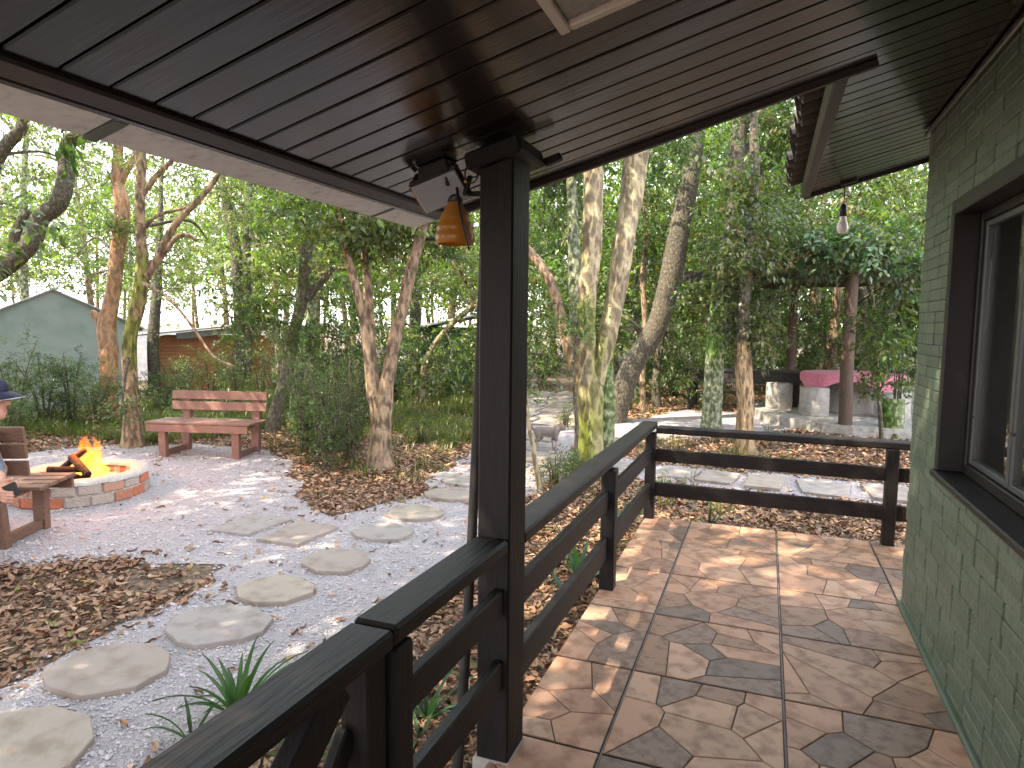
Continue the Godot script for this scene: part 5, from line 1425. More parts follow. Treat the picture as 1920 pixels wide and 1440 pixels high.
func build_trees() -> void:
	rng.seed = 1234
	tree("big", "many_stemmed_tree", "pale smooth-barked tree forking into several stems with mossy foot", ["bark_pale", "bark_lichen", "bark_peel", "bark_pale", "bark_pale", "bark_lichen", "bark_pale"], ["mossfoot", "greenside", "mossfoot", "mossfoot", "mossfoot", "mossfoot", "plain"], 20, 0.10, "", 0.04)
	tree("lean", "leaning_tree", "dark thick tree trunk leaning right behind the pale many-stemmed tree", ["bark_dark", "bark_dark"], ["plain", "plain"], 18, 0.08)
	tree("moss", "mossy_tree", "upright tree with white lichen and green moss on its foot", ["bark_lichen", "bark_dark", "bark_dark"], ["patchmoss", "plain"], 18, 0.08)
	tree("hollow", "hollow_tree", "tree with a torn orange-brown hollow trunk before the concrete platform", ["bark_torn", "bark_dark"], ["plain"], 20, 0.2)
	tree("stump", "tree_stump", "broad stump covered in green moss beside the shelter post", ["bark_lichen"], ["greenside"], 18, 0.12)
	tree("orange", "orange_barked_tree", "tree with smooth orange peeling bark before the gabled shed", ["bark_orange"], ["plain"], 16, 0.08)
	tree("twin", "branching_tree", "grey-brown tree with low spreading branches beside the fire pit", ["bark_peel"], ["patchmoss", "plain"], 16, 0.10)
	tree("arch", "arching_tree", "dark mossy tree limb arching over the gabled shed", ["bark_dark"], ["patchmoss"], 14, 0.12)
	tree("bench", "slanting_tree", "dark slanting tree trunk directly behind the red-brown bench", ["bark_dark"], ["patchmoss", "plain"], 14, 0.08)
	tree("stub", "broken_tree", "thin pale green broken-topped trunk beside the slanting tree", ["bark_lichen"], ["patchmoss"], 12, 0.10)
	tree("fork", "forked_tree", "forked tree with peeling brown bark rising from the leafy island", ["bark_peel"], ["patchmoss", "plain"], 18, 0.12, "", 0.04)
	tree("far", "crooked_tree", "crooked brown trunk between the gabled shed and the brick shed", ["bark_dark"], ["plain"], 10, 0.1)
	tree("mid4", "straight_tree", "straight dark trunk in front of the white roofed store", ["bark_dark"], ["plain"], 10, 0.08)
	tree("bow", "bowed_tree", "thin pale trunk bowing low to the right behind the veranda post", ["bark_pale"], ["plain"], 10, 0.08)
	tree("b1", "tall_tree", "tall grey trunk rising beside the brick shed", ["bark_dark"], ["plain"], 10, 0.06)
	tree("b2", "tall_tree", "tall dark trunk with a crooked side limb behind the brick shed", ["bark_dark"], ["plain"], 10, 0.06)
	tree("sap", "young_tree", "thin pale curved sapling stem just outside the side railing", ["bark_pale"], ["plain"], 10, 0.06)
	tree("sap2", "young_tree", "thin dark sapling stem beside the foot of the many-stemmed tree", ["bark_dark"], ["plain"], 8, 0.06)
	tree("r1", "slender_tree", "slender pale broken trunk behind the pink-clothed table", ["bark_pale"], ["plain"], 10, 0.06)
	tree("r2", "spreading_tree", "dark tree forking wide behind the shelter", ["bark_dark"], ["patchmoss", "plain"], 12, 0.08)
	tree("r3", "slender_tree", "slender dark trunk bending right beside the work table", ["bark_dark"], ["plain"], 10, 0.06)
	tree("r4", "slender_tree", "slender grey trunk standing behind the hollow orange tree", ["bark_lichen"], ["plain"], 10, 0.06)
	tree("r5", "slender_tree", "slender reddish stem behind the many-stemmed tree", ["bark_peel"], ["plain"], 10, 0.06)
	tree("vine", "young_tree", "thin sapling with broad bluish green leaves before the shelter roof", ["bark_dark"], ["plain"], 8, 0.06)
	# unseen leaf masses added to three trees to block sun over the path
	for q in [["many_stemmed_tree", [[-2.6, 5.4, 0.4], [-1.7, 5.6, -0.9], [-2.2, 6.0, 1.6], [-1.2, 5.4, -2.2], [-1.2, 5.6, 0.5], [-3.1, 5.6, 1.0], [-0.5, 5.8, -1.3], [-1.8, 6.0, -2.6], [0.4, 5.8, -2.6], [0.6, 5.9, -4.2]]], ["forked_tree", [[-3.4, 5.8, -0.6], [-3.6, 5.4, 1.0], [-4.4, 5.6, 0.2]]], ["branching_tree", [[-5.4, 5.8, 1.4], [-6.0, 5.4, -0.2]]]]:
		var t := get_node(q[0]) as Node3D
		var places := []
		for e in q[1]:
			for w in blob_places(Vector3(e[0], e[1], e[2]), 1.2, 0.5, 17, 2, 1):
				w[0] -= t.position
				places.append(w)
		crown(t, "added_shade_crown", places)
	# woods behind: placed by distance and bearing, kept clear of the walk, the sheds and the shelter
	rng.seed = 4321
	var kinds := [["bark_peel", 2], ["bark_peel", 1], ["bark_pale", 1], ["bark_lichen", 2], ["bark_lichen", 1]]
	var cam := Vector2(0.48, 4.55)
	var n := 0
	var tries := 0
	var spots := []
	while n < 92 and tries < 4000:
		tries += 1
		var ang := deg_to_rad(rng.randf_range(-64, 24))      # from -z, to the left negative
		var d := rng.randf_range(13.0, 36.0)
		var q := cam + Vector2(sin(ang), -cos(ang)) * d
		var deg := rad_to_deg(ang)
		if deg < -42 and d < 26 and rng.randf() < 0.8: continue
		if deg < -48 and rng.randf() < 0.55: continue
		var near := false
		for s in spots:
			if q.distance_to(s) < 1.5: near = true
		if near: continue
		if Rect2(-14, -8.8, 5.2, 7.4).has_point(q) or Rect2(-8.6, -12.2, 3.2, 3.0).has_point(q) or Rect2(-1.2, -11.4, 6, 5.6).has_point(q) or Rect2(-13.2, -10.5, 4.0, 4.0).has_point(q): continue
		if absf(q.x - (-3.4 + (q.y + 8) * 0.22)) < 0.9 and q.y > -14: continue
		spots.append(q)
		var kk: Array = kinds[rng.randi() % kinds.size()]
		var left := deg < -26
		var tall := rng.randf_range(6.5, 10.0)
		wild_tree("woodland_tree", "slim tree with small leaves in the bright woods behind the sheds" if left else "slim leafy tree in the dense woods beyond the paved walk", "trees of the bright woods behind the sheds" if left else "trees of the dense woods beyond the walk", Vector3(q.x, G, q.y), tall, rng.randf_range(0.06, 0.15), rng.randf_range(1.3, 2.2), rng.randf_range(1.6, 3.6) if not left else rng.randf_range(2.6, 4.0), 96 if not left else 66, 2, (0 if rng.randf() < 0.8 else 1) if left else [0, 1, 1, 1, 2][rng.randi() % 5], kk[0], Vector2(rng.randf_range(-0.12, 0.12), rng.randf_range(-0.06, 0.06)))
		n += 1
	# low bushy trees close the view farther off
	rng.seed = 246
	for k in 18:
		var ang2 := deg_to_rad(lerpf(-14, 22, (k + rng.randf_range(-0.4, 0.4)) / 17.0))
		var d2 := rng.randf_range(21.0, 34.0)
		var q2 := cam + Vector2(sin(ang2), -cos(ang2)) * d2
		wild_tree("bushy_tree", "low bushy pale green tree closing the view at the back of the woods", "low bushy trees at the back of the woods", Vector3(q2.x, G, q2.y), rng.randf_range(3.6, 5.6), 0.09, rng.randf_range(1.7, 2.4), 0.5, 84, 2, [0, 0, 1][rng.randi() % 3], "bark_peel", Vector2.ZERO, 1.15)
	# trees to the left of the picture and behind it, which shade the court and the veranda
	rng.seed = 99
	for q in [[-3.5, 4.5, 8.0], [-5.6, 4.6, 8.5], [-8.2, 3.4, 9.0], [-3.6, 6.4, 8.0], [-6.6, 7.2, 9.5], [-9.6, 6.0, 9.0], [-2.8, 8.6, 9.5], [-11.0, 1.6, 9.0], [-12.5, 4.4, 9.0]]:
		wild_tree("shade_tree", "tall leafy tree beside the court shading the veranda", "tall trees shading the court", Vector3(q[0], G, q[1]), q[2], 0.15, 2.6, 3.4, 195, 2, 1, "bark_peel", Vector2.ZERO)

func build_shrubs() -> void:
	rng.seed = 55
	var S := [[-9.64, -1.79, 1.25, 1], [-9.51, -2.12, 1.2, 2], [-9.41, -2.46, 1.1, 2], [-8.85, -2.43, 1.0, 1], [-8.66, -1.04, 0.8, 1], [-10.3, -1.2, 1.4, 2], [-10.9, -1.6, 1.5, 2]]
	for q in S: shrub(Vector3(q[0], G, q[1]), q[2] * rng.randf_range(0.85, 1.1), 0.6, 42, 0, q[3], "dark green shrub growing against the gabled shed", "shrubs along the gabled shed")
	S = [[-9.24, -3.89, 0.8, 2], [-9.41, -4.61, 1.0, 0], [-9.32, -5.09, 1.1, 1], [-8.59, -5.0, 1.2, 1], [-8.48, -5.5, 1.3, 1], [-7.37, -4.77, 1.2, 1], [-10.5, -6.63, 0.9, 1], [-10.98, -5.81, 0.9, 0], [-8.0, -6.4, 1.5, 0], [-7.2, -7.2, 1.6, 1]]
	for q in S: shrub(Vector3(q[0], G, q[1]), q[2], 0.6, 24, 0, q[3], "loose green shrub in the thicket behind the red-brown bench", "shrubs of the thicket behind the bench")
	S = [[-4.69, -1.96, 1.2], [-4.19, -1.64, 1.25], [-3.85, -1.30, 1.1], [-3.95, -1.85, 1.3], [-4.5, -2.5, 1.3], [-4.95, -2.4, 1.2]]
	for q in S: shrub(Vector3(q[0], G, q[1]), q[2], 0.40, 40, 0, 3 if rng.randf() < 0.5 else 2, "slender leafy sapling on the island beside the forked tree", "saplings on the leafy island", "sapling")
	S = [[-5.86, -3.81, 1.5, 2], [-5.49, -3.98, 1.4, 1], [-5.51, -4.59, 1.2, 2], [-6.91, -4.62, 1.4, 2], [-6.22, -6.6, 1.2, 1], [-6.1, -7.45, 1.3, 1], [-5.78, -8.04, 1.5, 1], [-5.24, -8.09, 1.6, 0], [-6.7, -5.6, 1.5, 1], [-4.9, -9.2, 1.5, 0], [-7.6, -9.0, 1.3, 1]]
	for q in S: shrub(Vector3(q[0], G, q[1]), q[2], 0.62, 30, 1, q[3], "green shrub in the hedge of undergrowth before the white roofed store", "undergrowth before the white roofed store")
	S = [[-2.21, -10.16, 1.5, 2], [-1.45, -10.53, 1.4, 2], [-0.7, -11.28, 1.3, 1], [0.45, -12.11, 1.3, 2], [1.03, -12.14, 1.2, 1], [2.44, -12.84, 1.5, 2], [3.21, -12.85, 1.6, 2], [4.0, -12.3, 1.6, 2], [4.6, -11.2, 1.6, 2], [-0.53, -12.3, 1.9, 2], [-2.4, -11.8, 1.9, 1], [1.8, -13.48, 1.8, 2], [5.0, -9.4, 1.8, 2], [5.2, -8.0, 1.9, 2], [-1.3, -12.9, 1.8, 1], [3.0, -14.2, 2.0, 2], [-5.3, -10.8, 1.6, 1], [-4.9, -11.9, 1.6, 0]]
	for q in S: shrub(Vector3(q[0], G, q[1]), q[2], 0.8, 34, 1, q[3], "dark leafy shrub in the undergrowth behind the shelter and walk", "undergrowth behind the shelter")
	for q in [[-3.75, -3.17, 0.35], [-2.34, -5.15, 0.4], [-1.47, -1.79, 0.28], [-1.15, -1.5, 0.32], [-1.87, -7.8, 0.5], [-1.3, -1.9, 0.3], [2.28, -6.38, 0.95]]:
		shrub(Vector3(q[0], G if q[2] < 0.9 else G + 0.5, q[1]), q[2], 0.22, 14, 0, 1, "low green seedling growing from the fallen leaves", "seedlings in the fallen leaves", "seedling")
	# strap-leaved plants by the railing
	strap_plant(Vector3(-1.46, G, 2.55), 22, 0.32, "fresh green strap-leaved plant at the gravel edge before the gate", Color(0.05, 0.115, 0.03), 0.75)
	strap_plant(Vector3(-1.5, G, 2.74), 8, 0.2, "small strap-leaved plant beside the larger one at the gravel edge", Color(0.05, 0.105, 0.035), 0.6)
	strap_plant(Vector3(-1.0, G, 2.72), 11, 0.26, "drooping strap-leaved plant in the leaves below the gate brace", Color(0.06, 0.12, 0.05), 0.4)
	strap_plant(Vector3(-0.74, G, 2.28), 12, 0.28, "drooping strap-leaved plant in the leaves left of the tall post", Color(0.05, 0.12, 0.07), 0.3)
	strap_plant(Vector3(-0.7, G, 2.42), 8, 0.2, "small strap-leaved plant at the foot of the tall post", Color(0.06, 0.13, 0.05), 0.3)
	strap_plant(Vector3(-0.56, G, 0.62), 14, 0.42, "tall strap-leaved plant behind the middle rail post", Color(0.055, 0.135, 0.06), 0.95)
	strap_plant(Vector3(-0.52, G, 0.98), 5, 0.36, "sparse strap-leaved plant outside the lower side rail", Color(0.035, 0.11, 0.08), 0.7)
	strap_plant(Vector3(-0.52, G, -0.6), 9, 0.32, "strap-leaved plant at the corner post of the railing", Color(0.045, 0.12, 0.06), 0.7)
	strap_plant(Vector3(0.12, G, -0.72), 9, 0.26, "short strap-leaved plant below the end railing", Color(0.03, 0.06, 0.02), 0.7)

func build_ground_cover() -> void:
	# fallen leaves
	var meshes := []
	for v in 3:
		var a := acc()
		var r := RandomNumberGenerator.new()
		r.seed = 700 + v
		var segs := 5
		for s in segs + 1:
			var u := float(s) / segs
			var w := 0.5 * sin(PI * pow(u, 0.8)) * 0.40 + 0.01
			var y: float = 0.10 * sin(PI * u * (1.0 + 0.4 * v)) * (1 if v != 1 else -1) + 0.05 * r.randf()
			for e in [-1.0, 0.0, 1.0]:
				a.v.append(Vector3(w * e, y + absf(e) * 0.13 * (0.6 + 0.5 * v), u - 0.5))
				a.n.append(Vector3(-e * 0.4, 1, 0).normalized())
				var f := r.randf_range(0.75, 1.0) * (0.86 if e == 0.0 else 1.0)
				a.c.append(Color(f, f, f))
			if s > 0:
				var b := (s - 1) * 3
				a.i.append_array([b, b + 1, b + 3, b + 1, b + 4, b + 3, b + 1, b + 2, b + 4, b + 2, b + 5, b + 4])
		meshes.append(acc_mesh(a))
	rng.seed = 66
	var cols := [Color(0.42, 0.27, 0.165), Color(0.52, 0.36, 0.23), Color(0.34, 0.20, 0.12), Color(0.58, 0.43, 0.28), Color(0.24, 0.14, 0.085), Color(0.46, 0.26, 0.145), Color(0.62, 0.46, 0.16), Color(0.24, 0.26, 0.07)]
	var XF := [[], [], []]
	var CL := [[], [], []]
	var count := 0
	var tries := 0
	while count < 80000 and tries < 560000:
		tries += 1
		var q := Vector2(rng.randf_range(-11.0, 5.0), rng.randf_range(-12.0, 4.6))
		var d := q.distance_to(Vector2(0.48, 4.55))
		if rng.randf() > clampf(pow(5.0 / d, 1.5), 0.0, 1.0): continue
		if q.x > -0.37 and q.y > -0.57 and q.x < 4: continue
		var on := on_gravel(q)
		if on and rng.randf() > 0.018:
			var e := q + Vector2(rng.randf_range(-1, 1), rng.randf_range(-1, 1)) * (0.15 + 0.6 * rng.randf() * rng.randf())
			if on_gravel(e) or rng.randf() > 0.4: continue
		var bed := 1.0
		if q.x < -3.3 and q.y < -3.4 and q.x > -8: bed = 0.35
		if q.distance_to(Vector2(-5.33, 0.37)) < 0.6: continue
		if Geometry2D.is_point_in_polygon(q, platform_poly): continue
		if q.distance_to(Vector2(-2.95, 1.47)) < 0.32: bed = 0.2
		if rng.randf() > bed: continue
		var L := rng.randf_range(0.031, 0.062) * (1.0 + 0.03 * d)
		var b := Basis.from_euler(Vector3(rng.randf_range(-0.45, 0.45), rng.randf() * TAU, rng.randf_range(-0.6, 0.6) + (PI if rng.randf() < 0.4 else 0.0))).scaled(Vector3(L * rng.randf_range(0.8, 1.2), L, L))
		var v := rng.randi() % 3
		XF[v].append(Transform3D(b, Vector3(q.x, G + rng.randf_range(0.008, 0.03 if not on else 0.014), q.y)))
		var c: Color = cols[0 if rng.randf() < 0.2 else (rng.randi() % 6 if rng.randf() < 0.95 else 6 + rng.randi() % 2)]
		var lf := rng.randf_range(0.75, 1.2)
		CL[v].append(Color(c.r * lf, c.g * lf * 0.93, c.b * lf * 0.95))
		count += 1
	var lit := Node3D.new()
	lit.name = "fallen_leaves"
	add_child(lit)
	tag(lit, "brown and yellow fallen leaves covering the beds round the veranda", "fallen leaves", "", "stuff")
	for v in 3: scatter("leaf_drift", meshes[v], M.litter, XF[v], CL[v], lit)
	# thin grass
	var g := acc()
	var gr := RandomNumberGenerator.new()
	gr.seed = 12
	for k in 14:
		var ang := gr.randf() * TAU
		var l := gr.randf_range(0.08, 0.2)
		var o := Vector3(gr.randf_range(-0.06, 0.06), 0, gr.randf_range(-0.06, 0.06))
		var d := Vector3(cos(ang), 0, sin(ang))
		var sd := Vector3(-d.z, 0, d.x) * 0.004
		var b: int = g.v.size()
		for q in [o - sd, o + sd, o + d * l * 0.25 + Vector3.UP * l * 0.7 - sd * 0.7, o + d * l * 0.25 + Vector3.UP * l * 0.7 + sd * 0.7, o + d * l * 0.7 + Vector3.UP * l * 0.9]:
			g.v.append(q)
			g.n.append(Vector3.UP)
			var gf := 0.6 + 0.4 * absf(sin(k * 7.0))
			g.c.append(Color(gf, gf, gf))
		g.i.append_array([b, b + 1, b + 2, b + 1, b + 3, b + 2, b + 2, b + 3, b + 4])
	var gm := acc_mesh(g, true)
	var xf := []
	var cl := []
	tries = 0
	while xf.size() < 9000 and tries < 60000:
		tries += 1
		var q := Vector2(rng.randf_range(-10.5, 1.0), rng.randf_range(-11.0, -1.2))
		if on_gravel(q): continue
		var lush := noise.get_noise_2d(q.x * 30, q.y * 30)
		var patch := q.x > -6.8 and q.x < -3.2 and q.y < -3.0 and q.y > -9.5
		var behind := q.x < -6.4 and q.y < -1.6
		if not patch and not behind and rng.randf() > 0.05: continue
		if rng.randf() > 0.45 + lush: continue
		xf.append(Transform3D(Basis(Vector3.UP, rng.randf() * TAU).scaled(Vector3.ONE * rng.randf_range(0.6, 1.3)), Vector3(q.x, G, q.y)))
		var f := rng.randf_range(0.7, 1.2)
		cl.append(Color(0.24 * f, 0.235 * f, 0.06 * f) if rng.randf() < 0.6 else Color(0.13 * f, 0.19 * f, 0.045 * f))
	var go := scatter("grass", gm, M.leaf, xf, cl, self)
	tag(go, "thin yellowish grass growing under the trees", "grass", "", "stuff")

# ---------------------------------------------------------------- living things: a field of joined capsules, meshed as surface nets
func blend_mesh(bones: Array, cell: float, k: float, tones: Array, relief := 0.0) -> ArrayMesh:
	var lo := Vector3.ONE * 1e9
	var hi := -lo
	for b in bones:
		for e in [0, 4]:
			var r: float = b[e + 3] + k + cell * 3
			lo = lo.min(Vector3(b[e] - r, b[e + 1] - r, b[e + 2] - r))
			hi = hi.max(Vector3(b[e] + r, b[e + 1] + r, b[e + 2] + r))
	var nx := int((hi.x - lo.x) / cell) + 2
	var ny := int((hi.y - lo.y) / cell) + 2
	var nz := int((hi.z - lo.z) / cell) + 2
	var f := PackedFloat32Array()
	f.resize(nx * ny * nz)
	f.fill(9.0)
	var near := PackedFloat32Array()
	near.resize(nx * ny * nz)
	near.fill(9.0)
	var who := PackedByteArray()
	who.resize(nx * ny * nz)
	for b in bones:
		var A := Vector3(b[0], b[1], b[2])
		var B := Vector3(b[4], b[5], b[6])
		var ra: float = b[3]
		var rb: float = b[7]
		var col: int = b[8]
		var pad := Vector3.ONE * (maxf(ra, rb) + k + cell * 2.5)
		var p0 := (A.min(B) - pad - lo) / cell
		var p1 := (A.max(B) + pad - lo) / cell
		var ab := B - A
		var inv := 1.0 / maxf(ab.length_squared(), 1e-9)
		for z in range(max(0, int(p0.z)), min(nz, int(p1.z) + 1)):
			for y in range(max(0, int(p0.y)), min(ny, int(p1.y) + 1)):
				var row := (z * ny + y) * nx
				for x in range(max(0, int(p0.x)), min(nx, int(p1.x) + 1)):
					var p := lo + Vector3(x, y, z) * cell
					var t := clampf((p - A).dot(ab) * inv, 0.0, 1.0)
					var d := p.distance_to(A + ab * t) - lerpf(ra, rb, t)
					var o := f[row + x]
					if d < near[row + x]:
						near[row + x] = d
						who[row + x] = col
					var h := clampf(0.5 + 0.5 * (o - d) / k, 0.0, 1.0)
					f[row + x] = lerpf(o, d, h) - k * h * (1.0 - h) if o < 8.0 else d
	var a := acc()
	var ids := {}
	var offs := [0, 1, nx, nx + 1, nx * ny, nx * ny + 1, nx * ny + nx, nx * ny + nx + 1]
	for z in nz - 1:
		for y in ny - 1:
			for x in nx - 1:
				var i := (z * ny + y) * nx + x
				var f0 := f[i]
				if f0 > 3.0 * cell or f0 < -3.0 * cell: continue
				var mask := 0
				for c in 8:
					if f[i + offs[c]] < 0.0: mask |= 1 << c
				if mask == 0 or mask == 255: continue
				var sum := Vector3.ZERO
				var cnt := 0
				for e in [[0, 1], [2, 3], [4, 5], [6, 7], [0, 2], [1, 3], [4, 6], [5, 7], [0, 4], [1, 5], [2, 6], [3, 7]]:
					var s0: float = f[i + offs[e[0]]]
					var s1: float = f[i + offs[e[1]]]
					if (s0 < 0.0) == (s1 < 0.0): continue
					var t := s0 / (s0 - s1)
					var q0 := Vector3(e[0] & 1, (e[0] >> 1) & 1, e[0] >> 2)
					var q1 := Vector3(e[1] & 1, (e[1] >> 1) & 1, e[1] >> 2)
					sum += q0.lerp(q1, t)
					cnt += 1
				var p := lo + (Vector3(x, y, z) + sum / cnt) * cell
				ids[i] = a.v.size()
				a.v.append(p)
				a.n.append(Vector3.UP)
				var tc: Color = tones[who[i]]
				var nn := 1.0 + 0.18 * noise.get_noise_3dv(p * 260.0)
				a.c.append(Color(tc.r * nn, tc.g * nn, tc.b * nn))
	for i in ids:
		var x: int = i % nx
		var y: int = (i / nx) % ny
		var z: int = i / (nx * ny)
		if x == 0 or y == 0 or z == 0: continue
		var inside := f[i] < 0.0
		for ax in [[1, nx, nx * ny], [nx, nx * ny, 1], [nx * ny, 1, nx]]:
			if (f[i + ax[0]] < 0.0) == inside: continue
			var q0: int = i - ax[1] - ax[2]
			var q1: int = i - ax[2]
			var q3: int = i - ax[1]
			if not (ids.has(q0) and ids.has(q1) and ids.has(q3)): continue
			if inside: a.i.append_array([ids[q0], ids[q3], ids[i], ids[q0], ids[i], ids[q1]])
			else: a.i.append_array([ids[q0], ids[i], ids[q3], ids[q0], ids[q1], ids[i]])
	return acc_mesh(a, true)

func bone(a: Vector3, ra: float, b: Vector3, rb: float, c: int) -> Array:
	return [a.x, a.y, a.z, ra, b.x, b.y, b.z, rb, c]

func join_meshes(list: Array) -> ArrayMesh:
	var st := SurfaceTool.new()
	for m in list: st.append_from(m, 0, Transform3D.IDENTITY)
	return st.commit()

func build_person() -> void:
	var B := Vector3(-4.105, G, 2.045)
	var fwd := Vector3(0.934, 0, -0.357)      # the way the face looks
	var sid := Vector3(0.357, 0, 0.934)       # towards the veranda
	var up := Vector3.UP
	var head := Vector3(-3.835, 1.00, 1.99) - B
	var o := thing("person", "seated person in a dark blue cap holding a phone beside the fire pit", "person", B)
	var tones := [Color(0.50, 0.27, 0.19), Color(0.10, 0.11, 0.13), Color(0.05, 0.06, 0.09), Color(0.03, 0.025, 0.02)]
	var hip := Vector3(0, 0.50, 0)
	var chest := Vector3(0.06, 0.80, 0.02)
	var neck := head - up * 0.15 - fwd * 0.05
	var hand := Vector3(-3.575, 0.475, 2.102) - B
	var bones := [
		bone(hip - sid * 0.0 + fwd * 0.09, 0.135, hip - fwd * 0.09, 0.135, 2),
		bone(hip + up * 0.03, 0.15, chest, 0.15, 1), bone(chest + fwd * 0.11, 0.10, chest - fwd * 0.11, 0.10, 1),
		bone(chest, 0.13, neck - up * 0.04, 0.075, 1), bone(neck - up * 0.06, 0.058, head - up * 0.03 - fwd * 0.02, 0.056, 0)]
	# arms: the one nearer the veranda reaches to the phone
	for s in [1, -1]:
		var sh: Vector3 = chest + up * 0.07 + sid * 0.15 * s + fwd * 0.04
		var el: Vector3 = Vector3(-3.92, 0.52, 2.2) - B if s == 1 else Vector3(-3.9, 0.55, 1.93) - B
		var wr: Vector3 = hand - fwd * 0.085 - up * 0.004 if s == 1 else hand - fwd * 0.10 - sid * 0.10 + up * 0.03
		bones.append(bone(chest + up * 0.05, 0.09, sh, 0.066, 1))
		bones.append(bone(sh, 0.062, el, 0.046, 1))
		bones.append(bone(el, 0.044, el.lerp(wr, 0.35), 0.042, 1))
		bones.append(bone(el.lerp(wr, 0.4), 0.037, wr, 0.026, 0))
	# legs turn towards the veranda
	for s in [1, -1]:
		var h0: Vector3 = hip + fwd * 0.09 * s + up * 0.0
		var kn: Vector3 = h0 + sid * 0.42 + fwd * (0.05 * s - 0.12) + up * 0.02
		var an: Vector3 = kn + Vector3(0.0, -0.42, 0) - sid * 0.04
		bones.append(bone(h0, 0.092, kn, 0.062, 2))
		bones.append(bone(kn, 0.06, an, 0.042, 2))
		bones.append(bone(an - up * 0.035, 0.04, an - up * 0.055 + sid * 0.17, 0.034, 3))
	var body := blend_mesh(bones, 0.014, 0.03, tones)
	# head
	var H := head
	var hb := [bone(H + up * 0.03 - fwd * 0.018, 0.088, H + up * 0.035 + fwd * 0.012, 0.084, 0), bone(H - up * 0.02 + fwd * 0.03, 0.064, H - up * 0.075 + fwd * 0.048, 0.044, 0), bone(H - up * 0.10 + fwd * 0.062, 0.024, H - up * 0.095 + fwd * 0.05, 0.034, 0),
		bone(H + up * 0.012 + fwd * 0.092, 0.011, H - up * 0.022 + fwd * 0.114, 0.0135, 0), bone(H - up * 0.03 + fwd * 0.096, 0.013, H - up * 0.03 + fwd * 0.085, 0.018, 0),
		bone(H - up * 0.053 + fwd * 0.088, 0.011, H - up * 0.053 + fwd * 0.07 + sid * 0.015, 0.011, 4), bone(H - up * 0.066 + fwd * 0.087, 0.011, H - up * 0.066 + fwd * 0.07 - sid * 0.015, 0.011, 4)]
	for s in [1, -1]:
		hb.append(bone(H + sid * 0.082 * s - fwd * 0.012 + up * 0.012, 0.016, H + sid * 0.078 * s - fwd * 0.006 - up * 0.03, 0.011, 0))
		hb.append(bone(H + sid * 0.04 * s + fwd * 0.06 - up * 0.018, 0.026, H + sid * 0.04 * s + fwd * 0.05, 0.03, 0))
		hb.append(bone(H + sid * 0.03 * s + fwd * 0.083 + up * 0.012, 0.0115, H + sid * 0.032 * s + fwd * 0.082 + up * 0.012, 0.0115, 5))
	var htones := tones + [Color(0.40, 0.16, 0.13), Color(0.2, 0.14, 0.11)]
	var hm := blend_mesh(hb, 0.0045, 0.012, htones)
	# the hand: palm, four fingers curled round the phone, thumb above
	var hh := [bone(hand - fwd * 0.085, 0.024, hand - fwd * 0.01 + sid * 0.004, 0.026, 0), bone(hand - fwd * 0.05 + up * 0.016, 0.021, hand - fwd * 0.01 + up * 0.02, 0.018, 0), bone(hand - fwd * 0.04 - up * 0.018, 0.02, hand - fwd * 0.008 - up * 0.022, 0.016, 0)]
	for k in 4:
		var y0 := 0.022 - 0.0175 * k
		var l: float = [0.036, 0.04, 0.037, 0.029][k]
		var p0 := hand + fwd * 0.004 + up * y0 + sid * 0.012
		var p1 := p0 + fwd * l + sid * 0.012 - up * 0.004
		var p2 := p1 + fwd * 0.016 - sid * 0.020 - up * 0.006
		var p3 := p2 - fwd * 0.012 - sid * 0.018
		hh.append(bone(p0, 0.0095, p1, 0.0088, 0))
		hh.append(bone(p1, 0.0088, p2, 0.0082, 0))
		hh.append(bone(p2, 0.0082, p3, 0.0074, 0))
	hh.append(bone(hand - fwd * 0.045 + up * 0.03 - sid * 0.008, 0.0135, hand + fwd * 0.0 + up * 0.044 - sid * 0.014, 0.0115, 0))
	hh.append(bone(hand + fwd * 0.0 + up * 0.044 - sid * 0.014, 0.011, hand + fwd * 0.048 + up * 0.05 - sid * 0.012, 0.0085, 0))
	var h2 := hand - fwd * 0.02 - sid * 0.10 + up * 0.03
	hh.append(bone(h2 - fwd * 0.08, 0.024, h2, 0.024, 0))
	for k in 4:
		var q0 := h2 + up * (0.02 - 0.016 * k)
		hh.append(bone(q0, 0.0095, q0 + fwd * 0.035 + sid * 0.012, 0.0085, 0))
		hh.append(bone(q0 + fwd * 0.035 + sid * 0.012, 0.0085, q0 + fwd * 0.045 + sid * 0.034, 0.0075, 0))
	hh.append(bone(h2 - fwd * 0.045 + up * 0.022, 0.013, h2 + fwd * 0.02 + up * 0.042 + sid * 0.02, 0.009, 0))
	var handm := blend_mesh(hh, 0.0036, 0.006, tones)
	mi("body", join_meshes([body, hm, handm]), M.skin_v, o)
	# cap
	var cap := node("cap", o, head + up * 0.042 - fwd * 0.004)
	cap.basis = Basis(fwd, up, fwd.cross(up)) * Basis(Vector3(0, 0, 1), -0.06)
	var dome := lathe([[0.1015, 0.0], [0.103, 0.02], [0.098, 0.045], [0.083, 0.07], [0.055, 0.089], [0.02, 0.098], [0.0, 0.0985]], 36)
	mi("crown", dome, M.cap, cap)
	mi("button", lathe([[0.0, 0.096], [0.008, 0.098], [0.006, 0.103], [0.0, 0.104]], 12), M.cap, cap)
